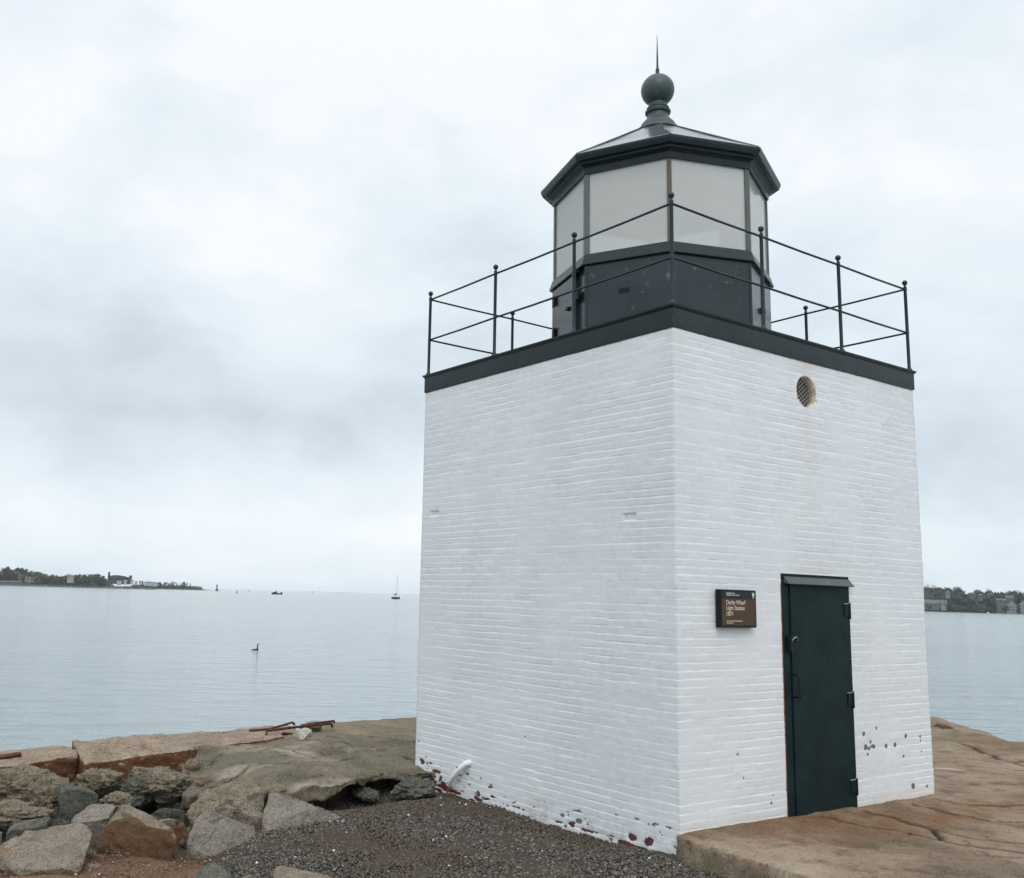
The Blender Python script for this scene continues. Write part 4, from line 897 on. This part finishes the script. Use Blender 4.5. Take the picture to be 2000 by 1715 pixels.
b = MB(); b.tube([c+r_*.55+np.array([0, 0, 1.4]), c+r_*.85+np.array([0, 0, 15.8])], [.11, .07], 8); b.build('mast', plain('mast_alloy', (.10, .11, .12), .4), SB)
b = MB(); b.tube([c+r_*.6+np.array([0, 0, 3.9]), c+r_*.2+np.array([0, 0, 3.0]), c-r_*.6+np.array([0, 0, 2.85]), c-r_*1.6+np.array([0, 0, 3.2])], [.22, .36, .26, .16], 8); b.build('furled_sail', M_hull, SB, smooth=True)
b = MB(); b.tube([c+r_*.8+np.array([0, 0, 14.5]), c+r_*2.7+np.array([0, 0, 1.5])], .018, 4); b.tube([c+r_*.8+np.array([0, 0, 15.2]), c-r_*2.6+np.array([0, 0, 1.5])], .018, 4); b.build('rigging', M_rail, SB)
c, r_, d_ = frame_at(541, 840); FB = empty('work_boat', c, 'low dark work boat on the horizon left of the sailboat', 'boat')
b = MB(); hull(b, c, r_, d_, 9.6, 3, 1.1); b.build('hull', M_hull, FB)
b = MB(); localbox(b, c, r_, d_, -3.6, .2, -1, 1, 1.0, 1.9); localbox(b, c, r_, d_, -1.2, .1, -.8, .8, 1.9, 2.5); b.build('cabin', M_hull, FB)
b = MB(); localbox(b, c, r_, d_, 3.2, 4.6, -.8, .8, 1.0, 1.9, .2); b.build('foredeck_gear', M_hull, FB); b = MB(); b.tube([c-r_*.6+np.array([0, 0, 2.4]), c-r_*.7+np.array([0, 0, 3.4])], .15, 6); b.build('mast', M_hull, FB)
GBU = 'small buoys scattered far out on the water'
def buoy(px, py, h, wd, label, m_=M_hull):
    hy = 1141+px*.0272-1.2; D = (CAM[2]-WATER)*FPX/max(3.5, py-hy); c, r_, d_ = frame_at(px, D); s_ = D/FPX
    b = MB(); hh = h*s_; ww = wd*s_/2; b.lathe([(ww*.7, -.2), (ww, .05), (ww, hh*.45), (ww*.45, hh*.55), (ww*.35, hh*.95), (ww*.1, hh)], (0, 0, 0), 8); o = b.build('buoy', m_, smooth=True); o.location = c
    return tag(o, label, 'buoy', GBU)
buoy(463, 1160.5, 6, 2.2, 'dark upright buoy right of the distant small lighthouse')
buoy(487, 1157, 3, 1.8, 'tiny dark buoy just left of the work boat')
buoy(610, 1156.5, 4, 2, 'dark buoy right of the work boat')
buoy(664, 1155.5, 4, 1.2, 'thin dark buoy halfway between work boat and sailboat')
M_bu = plain('weathered_buoy', (.35, .36, .38), .6)
for px, py in [(445, 1161.5), (516, 1160), (538, 1163.5), (655, 1162), (660, 1163.5), (671, 1161), (677, 1160), (690, 1162), (712, 1162), (727, 1161.5), (793, 1166), (798, 1166), (97, 1151), (237, 1152.5), (218, 1154), (206, 1153), (280, 1153.5), (289, 1155), (252, 1157), (372, 1155), (336, 1154.5), (430, 1157), (413, 1157)]:
    buoy(px, py, 1.8, 2.2, 'pale mooring buoy, one dot among many far out on the left', M_bu)
for px, py in [(1878, 1204), (1952, 1202), (1970, 1209), (1895, 1199)]: buoy(px, py, 2.2, 3, 'pale mooring buoy off the right hand shore', M_bu)

# ------------------------------------------------------------------ far shores
def fol(name, a, b_):
    m, g, p = mat(name); c = objco(g); n = g.noise(c, .05, 4, .7); n2 = g.noise(c, .5, 3, .7)
    g.put(p.inputs['Base Color'], g.mix(n2, g.mix(g.step(n, .35, .65), a, b_), tuple(q*1.3 for q in b_))); p.inputs['Roughness'].default_value = .9; p.inputs['Specular IOR Level'].default_value = 0; return m
M_tree = fol('budding_foliage', (.028, .038, .030), (.052, .056, .042)); M_ever = fol('evergreen_foliage', (.014, .028, .026), (.024, .042, .032)); M_bare = fol('bare_twigs', (.055, .054, .052), (.09, .084, .076))
M_bark = plain('bark', (.06, .05, .045), .9); M_land = fol('shore_grass', (.028, .036, .022), (.055, .055, .034)); M_sea = plain('sea_wall_stone', (.14, .135, .12), .9, 0, .4, .2); M_darkw = plain('dark_timber', (.025, .028, .03), .8)
rr = random.Random(5)
def leafcloud(b, c, rx, rz, n, s_):
    for _ in range(n):
        while True:
            v = Vector((rr.uniform(-1, 1), rr.uniform(-1, 1), rr.uniform(-1, 1)))
            if .25 < v.length < 1: break
        p_ = Vector(c)+Vector((v.x*rx, v.y*rx, v.z*rz)); d1 = Vector((rr.gauss(0, 1), rr.gauss(0, 1), rr.gauss(0, 1))).normalized(); d2 = d1.orthogonal().normalized()*s_*rr.uniform(.6, 1.3); d1 = d1*s_*rr.uniform(.6, 1.3)
        b.add([p_-d1-d2, p_+d1-d2*.6, p_+d1*.7+d2, p_-d1+d2*.8], [(0, 1, 2, 3)])
def treemesh(kind, h):
    """crown and trunk builders in local space, height h"""
    cr = MB(); tk = MB()
    if kind == 'bare':
        tk.tube([(0, 0, -.5), (0, 0, h*.45), (.2, 0, h*.8)], [h*.022, h*.015, h*.006], 6)
        for i in range(9):
            a = rr.uniform(0, 6.28); z0 = h*rr.uniform(.3, .6); tk.tube([(0, 0, z0), (math.cos(a)*h*.14, math.sin(a)*h*.14, z0+h*.15), (math.cos(a)*h*.2, math.sin(a)*h*.2, z0+h*.33)], [h*.01, h*.006, h*.003], 5)
        for i in range(6): leafcloud(cr, (rr.uniform(-.18, .18)*h, rr.uniform(-.18, .18)*h, h*rr.uniform(.5, .85)), h*.17, h*.17, 26, h*.022)
    elif kind == 'ever':
        tk.tube([(0, 0, -.5), (0, 0, h*.8)], [h*.025, h*.01], 6)
        for i in range(9): t = i/8; leafcloud(cr, (0, 0, h*(.2+.75*t)), h*(.24*(1-t)+.03), h*.09, 34, h*.035)
    else:
        tk.tube([(0, 0, -.5), (0, 0, h*.5)], [h*.03, h*.02], 6)
        for i in range(9): leafcloud(cr, (rr.uniform(-.25, .25)*h, rr.uniform(-.25, .25)*h, h*rr.uniform(.4, .8)), h*.22, h*.19, 42, h*.032)
    return cr, tk
PROT = {}
def tree(px, D, h, kind, label, z0=0.0, group=None):
    c, r_, d_ = frame_at(px, D); key = kind+str(rr.randrange(2)); name = {'bare': 'bare_tree', 'ever': 'evergreen_tree', 'full': 'broad_tree'}[kind]
    e = empty(name, (c[0], c[1], WATER+z0), label, 'tree', group); e.rotation_euler.z = rr.uniform(0, 6)
    if key not in PROT:
        cr, tk = treemesh(kind, 10.0); m_ = {'bare': M_bare, 'ever': M_ever, 'full': M_tree}[kind]
        a = cr.build('crown', m_); t_ = tk.build('trunk', M_bark); PROT[key] = (a.data, t_.data)
        bpy.data.objects.remove(a); bpy.data.objects.remove(t_)
    for nm, me in zip(('crown', 'trunk'), PROT[key]):
        o = bpy.data.objects.new(nm, me); COL.objects.link(o); o.parent = e; o.scale = (h/10,)*3
    return e
def land(name, label, pts, D, depth, hfun):
    """low ground from column px list: pts = (px, height); strip from the waterline back"""
    xs_l = np.linspace(pts[0][0], pts[-1][0], 160); hs = np.interp(xs_l, [p_[0] for p_ in pts], [p_[1] for p_ in pts]); V = []; nd = 7
    for px, h in zip(xs_l, hs):
        Dd = D(px)
        for j in range(nd):
            t = j/(nd-1); c = far(px, Dd+t*depth); c[2] = WATER + (-1.0 if j == 0 else h*(min(1, .35+t*1.3) if j < 5 else .9)) + (0 if j == 0 else .4*rr.uniform(-1, 1)*min(1, h/4)); V.append(c)
    F = grid_faces(len(xs_l), nd)
    return tag(link(name, npmesh(name, np.array(V), F), M_land), label, kind='structure')
DL = lambda px: 1320-(px+200)*.15
DL2 = lambda px: 1620
DR = lambda px: 1250
land('hills', 'low wooded point of land far off on the left', [(-500, 9), (0, 9), (60, 8), (100, 5), (180, 4), (230, 2.5), (296, 1.5), (303, .2)], DL, 130, None)
land('hills', 'thin rear spit of land running right to the small lighthouse', [(240, 3), (340, 3), (385, 2.2), (402, .8), (413, .2)], DL2, 60, None)
land('hills', 'wooded slope of the far shore at the right edge', [(1740, 22), (1850, 20), (1950, 16), (2050, 13), (2500, 12)], DR, 190, None)
def wood(name, label, px0, px1, D, top, n, dD, m_mix, seed):
    """mass of trees whose skyline follows top(px) in metres above the water"""
    global rr
    rr = random.Random(seed); parts = {k: MB() for k in m_mix}
    for i in range(n):
        px = px0+(px1-px0)*(i+rr.random())/n; dd_ = rr.uniform(0, 1); c = far(px, D(px)+10+dd_*dD); tp = top(px)*(.55+.45*dd_)*rr.uniform(.85, 1.06); hh = rr.uniform(8, 12)
        k = rr.choice(m_mix); r0 = rr.uniform(2.6, 4.6)
        for _ in range(6): leafcloud(parts[k], (c[0]+rr.uniform(-3, 3), c[1]+rr.uniform(-3, 3), WATER+max(1.5, tp-rr.uniform(1.5, 7))), r0*.7, r0*.6, 16, .75)
        leafcloud(parts[k], (c[0], c[1], WATER+max(1, tp-7)), r0*1.3, 5.5, 30, 1.2)
        parts[k].tube([(c[0], c[1], WATER+max(0, tp-hh)), (c[0], c[1], WATER+tp-1.5)], [.3, .08], 4)
    big = MB(); mats = {'full': M_tree, 'ever': M_ever, 'bare': M_bare}; order = list(dict.fromkeys(m_mix)); idx = []
    for q, k in enumerate(order): n0 = len(big.f); big.add(parts[k].v, parts[k].f); idx += [q]*(len(big.f)-n0)
    me = bpy.data.meshes.new(name); me.from_pydata(big.v, [], big.f); me.update(); o = link(name, me, [mats[k] for k in order]); me.polygons.foreach_set('material_index', idx); return tag(o, label, kind='stuff')
TL = lambda px: 1.14*float(np.interp(px, [-400, 0, 8, 20, 40, 55, 62, 75, 85, 110, 125, 132, 140, 160, 180, 188, 200, 213, 225, 240, 300], [20, 21, 23, 22, 21, 18, 16, 19.5, 18, 15, 16, 13, 16, 18, 16, 18, 15, 11, 9, 8, 6]))
wood('woodland', 'dense grey green woodland on the left point of land', -420, 212, DL, TL, 260, 90, ['full', 'full', 'ever', 'bare'], 3)
wood('scrub', 'low scrub along the spit behind the white sheds', 258, 392, DL2, lambda px: float(np.interp(px, [258, 300, 360, 378, 392], [7, 9, 9, 6.5, 4])), 46, 25, ['full', 'ever', 'bare'], 7)
TR = lambda px: float(np.interp(px, [1740, 1806, 1830, 1850, 1872, 1900, 1915, 1935, 1950, 1975, 2000, 2500], [33, 32.5, 32.5, 30, 30.5, 29, 29, 29.5, 27, 28, 28.5, 28]))
wood('woodland', 'dense wooded slope behind the houses at the right edge', 1745, 2420, DR, TR, 560, 150, ['full', 'full', 'ever', 'bare'], 11)
wood('scrub', 'dark shoreline bushes in front of the right slope', 1800, 2380, lambda px: 1242, lambda px: 9+2*math.sin(px*.13), 110, 8, ['ever', 'full'], 12)
rr = random.Random(9)
for px, D, h, k, lb, z0 in [(6, 1360, 13, 'full', 'tall round tree on the skyline at the far left edge', 10), (23, 1360, 14, 'bare', 'bare tree on the skyline above the long pale shed', 8), (49, 1350, 13, 'full', 'broad tree above the three small white houses', 7), (72, 1350, 13, 'full', 'broad tree with a domed crown right of the white houses', 6),
                            (131, 1350, 13, 'bare', 'bare round tree directly behind the beige house', 5), (147, 1340, 13, 'full', 'tree just right of the beige house', 4), (168, 1340, 14, 'bare', 'spiky bare tree halfway between beige house and chimney', 4), (184, 1330, 13, 'ever', 'dark evergreen left of the brick chimney', 4), (205, 1330, 7, 'bare', 'small bare tree beside the brick chimney', 4),
                            (278, 1600, 10, 'ever', 'dark evergreen clump behind the white sheds', 2), (286, 1600, 10, 'full', 'roundish tree behind the white sheds', 2), (299, 1610, 11, 'bare', 'bare tree at the right end of the white sheds', 2), (311, 1610, 10, 'full', 'first of the row of trees on the spit, counted from the sheds', 2), (321, 1610, 10, 'full', 'second of the row of trees on the spit, counted from the sheds', 2),
                            (328, 1610, 10, 'bare', 'third of the row of trees on the spit, counted from the sheds', 2), (337, 1610, 11, 'full', 'fourth of the row of trees on the spit, counted from the sheds', 2), (344, 1610, 10, 'bare', 'fifth of the row of trees on the spit, counted from the sheds', 2), (353, 1610, 9, 'bare', 'sixth of the row of trees on the spit, counted from the sheds', 2), (360, 1610, 11, 'full', 'seventh of the row of trees on the spit, nearest its tip', 2),
                            (371, 1610, 8, 'ever', 'lone pointed evergreen near the tip of the spit', 2)]:
    tree(px, D, h, k, lb, z0, 'distinct trees on the left shore')
for px, D, h, k, lb, z0 in [(1812, 1395, 13, 'bare', 'bare crown on the right skyline touching the tower edge', 21), (1827, 1395, 13, 'bare', 'second bare crown on the right skyline', 20.5), (1870, 1390, 13, 'full', 'dark rounded crown topping the middle of the right skyline', 19), (1877, 1390, 13, 'bare', 'pale bare crown beside the dark rounded one on the right skyline', 18.5),
                            (1934, 1390, 12, 'bare', 'bare crown on the skyline above the three storey house', 18), (1975, 1390, 12, 'bare', 'bare crown on the skyline near the right edge', 17), (1964, 1234, 9, 'full', 'low round tree between the three storey house and the white gabled one', 0), (1990, 1233, 10, 'ever', 'dark evergreen filling the gap before the rightmost house', 0), (1940, 1236, 9, 'full', 'low round tree left of the three storey house by the water', 0), (1815, 1240, 7, 'full', 'bush in front of the left end of the long low house', 0), (1837, 1240, 6, 'ever', 'small dark bush in front of the middle of the long low house', 0),
                            (1992, 1262, 15, 'ever', 'dark evergreen behind the rightmost house', 3)]:
    tree(px, D, h, k, lb, z0, 'distinct trees on the right shore')
M_hw = plain('weathered_white_clapboard', (.21, .225, .23), .7, 0, .06, .5); M_hb = plain('beige_clapboard', (.36, .34, .27), .7, 0, .06, .5); M_hg = plain('grey_shingle_wall', (.11, .122, .122), .8, 0, .1, .5); M_rf = plain('grey_roof_shingles', (.10, .11, .115), .85, 0, .2, .5)
M_fac = plain('dark_cladding', (.06, .066, .07), .7, 0, .2, .1); M_brick = plain('red_brick', (.09, .045, .04), .9, 0, .2, .3); M_win = plain('dark_window', (.03, .04, .05), .2)
def house(px, py_b, wpx, hpx, D, label, wm, rm=None, name='house', gable=True, floors=2, nwin=3, roofh=.35, zbase=None, group=None, cat='house', dep=8, curved=False):
    c, r_, d_ = frame_at(px, D); s_ = D/FPX; wd = wpx*s_; ht = hpx*s_; hor = 1141+px*.0272-1.0
    zb = (CAM[2] - (py_b-hor)*s_) if zbase is None else WATER+zbase
    e = empty(name, (c[0], c[1], zb), label, cat, group); o3 = c.copy(); o3[2] = zb
    wh = ht*(1-roofh); b = MB(); localbox(b, o3, r_, d_, -wd/2, wd/2, 0, dep, -4, wh)
    if gable:  # triangular gable faces the viewer
        V = [o3+r_*x+d_*y+np.array([0, 0, z_]) for y in (0, dep) for x, z_ in ((-wd/2, wh), (wd/2, wh), (0, ht-.05))]; b.add(V, [(0, 1, 2), (3, 5, 4), (0, 2, 5, 3), (1, 4, 5, 2)])
    b.build('wall', wm, e); b = MB()
    if gable:
        for sg in (-1, 1):
            A_ = [(sg*(wd/2+.4), wh-.35), (0, ht), (0, ht+.35), (sg*(wd/2+.4), wh)]
            b.hexa([o3+r_*x+d_*(-.4)+np.array([0, 0, z_]) for x, z_ in A_]+[o3+r_*x+d_*(dep+.4)+np.array([0, 0, z_]) for x, z_ in A_])
    elif curved:
        V = []; F = []
        for i in range(11):
            t = i/10; x = (t-.5)*wd*1.02; z_ = wh+(ht-wh)*math.sin(math.pi*min(1, .22+t*.78))
            V += [o3+r_*x-d_*.4+np.array([0, 0, wh-.2]), o3+r_*x-d_*.4+np.array([0, 0, z_]), o3+r_*x+d_*dep+np.array([0, 0, z_])]
        for i in range(10): F += [(i*3, (i+1)*3, (i+1)*3+1, i*3+1), (i*3+1, (i+1)*3+1, (i+1)*3+2, i*3+2)]
        b.add(V, F)
    else:
        A_ = [(-.4, wh), (dep/2, ht), (dep+.4, wh)]; V = [o3+r_*x+d_*y+np.array([0, 0, z_]) for x in (-wd/2-.4, wd/2+.4) for y, z_ in A_]; b.add(V, [(0, 1, 4, 3), (1, 2, 5, 4), (0, 2, 1), (3, 4, 5)])
    b.build('roof', rm or M_rf, e)
    for f_ in range(floors):
        for i in range(nwin):
            x = -wd/2+wd*(i+.5)/nwin; z_ = wh*(f_+.5)/floors; b = MB(); localbox(b, o3, r_, d_, x-wd/nwin*.2, x+wd/nwin*.2, -.12, -.02, z_-wh/floors*.22, z_+wh/floors*.25); b.build('window', M_win, e)
    return e
M_hw2 = plain('white_sheeting', (.34, .36, .37), .7, 0, .06, .5)
GR = 'houses on the right shore'
house(1828, 1187, 34, 12, 1246, 'long low pale house near the tower edge on the right shore', M_hg, plain('mossy_roof', (.13, .14, .11), .9, 0, .2, .5), gable=False, floors=1, nwin=5, roofh=.55, group=GR)
house(1842, 1187, 7, 13, 1244, 'narrow gabled wing at the right end of the long low house', M_hw, gable=True, floors=1, nwin=2, roofh=.4, group=GR)
house(1853, 1167, 7, 8, 1285, 'small white gabled house high among the trees', M_hw, floors=1, nwin=1, roofh=.5, group=GR)
house(1900, 1170, 10, 6, 1285, 'small pale house half hidden in the trees mid slope', M_hg, floors=1, nwin=2, gable=False, group=GR)
house(1917, 1172, 6, 6, 1280, 'tiny grey house right of the half hidden one', M_hg, floors=1, nwin=1, gable=False, group=GR)
house(1957, 1194, 15, 20, 1238, 'tall pale three storey house with balconies at the water', M_hg, M_rf, gable=False, floors=3, nwin=3, roofh=.15, group=GR)
house(1974, 1180, 12, 11, 1262, 'grey house standing behind the two waterfront houses', M_hg, gable=False, floors=1, nwin=3, roofh=.4, group=GR)
house(1977, 1195, 16, 17, 1237, 'white gabled waterfront house with a round topped gable', M_hw, floors=2, nwin=4, roofh=.45, group=GR)
house(2001, 1193, 16, 15, 1236, 'white house cut off by the right edge', M_hw, floors=2, nwin=3, roofh=.4, group=GR)
c, r_, d_ = frame_at(1930, 1170); e = empty('motor_boat', c, 'small white motor boat moored close to the right shore', 'boat'); b = MB(); hull(b, c, r_, d_, 2.6, 1.2, .8); b.build('hull', M_cabin, e); b = MB(); localbox(b, c, r_, d_, -.6, .3, -.4, .4, .7, 1.4); b.build('cabin', M_cabin, e)
GL = 'houses on the left shore'
house(136.5, 1135.5, 11, 9, 1290, 'beige gabled house standing on the grass bank', M_hb, M_hb, floors=2, nwin=2, roofh=.25, group=GL)
house(50, 1134, 4, 4, 1300, 'leftmost of three small white houses under the trees', M_hw, M_hw, floors=1, nwin=1, group=GL)
house(57, 1135.5, 6, 6, 1298, 'middle and largest of three small white houses under the trees', M_hw, M_hw, floors=1, nwin=2, group=GL)
house(64, 1134.5, 4, 3.5, 1300, 'rightmost of three small white houses under the trees', M_hw, M_hw, floors=1, nwin=1, group=GL)
house(36, 1126, 4, 3, 1330, 'tiny white house among the trees near the skyline', M_hw, M_hw, floors=1, nwin=1, group=GL)
house(19, 1143, 38, 5.5, 1265, 'long low pale shed on the waterline at the far left', M_hg, M_hg, gable=False, floors=1, nwin=8, roofh=.3, name='shed', cat='shed', group='waterfront sheds')
house(233, 1138, 38, 10.5, 1310, 'long dark factory with a curved roof beside the chimney', M_fac, M_fac, gable=False, curved=True, floors=1, nwin=4, roofh=.45, name='factory', cat='factory', dep=20)
house(253.5, 1137, 5, 9, 1306, 'narrow red brick end block at the right of the factory', M_brick, M_brick, gable=False, floors=2, nwin=1, roofh=.1, name='factory', cat='factory')
for px, pb, wx_, hx, lb in [(232, 1140, 8, 3, 'white shed under the left half of the factory'), (244, 1139, 5, 4, 'small square grey shed below the factory'), (257, 1137.5, 5, 4, 'white domed shed right of the red brick block'), (265, 1140, 5, 3, 'white shed right of the domed one'), (274, 1139, 6, 2.5, 'low white shed before the evergreen clump'), (290, 1141, 12, 4, 'widest white shed near the right end of the yard'), (302, 1142, 8, 4, 'last white shed at the right end of the yard')]:
    house(px, pb, wx_, hx*.6, 1260, lb, M_hw2, M_hw2, gable=False, floors=1, nwin=1, roofh=.5, name='shed', cat='shed', group='white sheds of the boat yard')
# chimney, sea wall, pier
c, r_, d_ = frame_at(211, 1325); b = MB(); b.lathe([(1.7, 0), (1.3, 18.5), (1.6, 18.6), (1.6, 19.4)], (0, 0, 0), 12); o = b.build('chimney', M_brick); o.location = c+np.array([0, 0, 1.0]); tag(o, 'tall brick factory chimney on the left shore', 'chimney')
b = MB()
for i in range(60):
    px = 38+i*4.4; c, r_, d_ = frame_at(px, DL(px)-3); hh = rr.uniform(1.2, 2.6); localbox(b, c, r_, d_, -1.7, 1.7, 0, 2.5, -1, hh, -.2)
tag(b.build('sea_wall', M_sea), 'low rough stone sea wall along the left point', 'sea wall')
e = empty('pier', far(140, 1240), 'dark timber pier on piles before the beige house', 'pier')
b = MB(); A_, _, dv_ = frame_at(94, 1240); B_, _, _ = frame_at(182, 1228); up = np.array([0, 0, 1.])
b.hexa([A_+up*2.2, B_+up*2.2, B_+dv_*4+up*2.2, A_+dv_*4+up*2.2, A_+up*4.6, B_+up*4.2, B_+dv_*4+up*4.2, A_+dv_*4+up*4.6]); b.build('deck', M_darkw, e)
for i in range(10):
    q = A_+(B_-A_)*i/9; b = MB(); b.tube([q-up*2, q+up*2.4], .45, 6); b.build('pile', M_darkw, e)
# small lighthouse on the horizon
c, r_, d_ = frame_at(423.5, 1500); e = empty('small_lighthouse', c, 'tiny white lighthouse with dark lantern standing in the water at the left', 'lighthouse')
b = MB(); b.lathe([(2.4, -1), (2.2, 1.6), (1.9, 1.7)], c, 12); b.build('base', M_darkw, e)
b = MB(); b.lathe([(1.35, 1.7), (1.05, 6.2)], c, 12); b.build('tower', M_hw, e, smooth=True)
b = MB(); b.lathe([(1.3, 6.2), (1.3, 6.6), (.95, 6.7), (.95, 8.3), (1.1, 8.4), (.3, 9.2), (.05, 10)], c, 12); b.build('lantern', M_darkw, e)

# ------------------------------------------------------------------ haze
if True:
    m = bpy.data.materials.new('haze'); m.use_nodes = True; g = N(m.node_tree); g.n.clear()
    v = g.new('ShaderNodeVolumePrincipled'); v.inputs['Color'].default_value = (.93, .97, 1, 1); v.inputs['Density'].default_value = .00006; v.inputs['Anisotropy'].default_value = .0
    o = g.new('ShaderNodeOutputMaterial'); g.l.new(v.outputs[0], o.inputs['Volume'])
    b = MB(); b.box((-14500, -14500, WATER-5), (14500, 14500, 50)); ob = b.build('haze', m); tag(ob, 'thin pale sea haze over the harbour', kind='stuff')
S.cycles.volume_bounces = 1
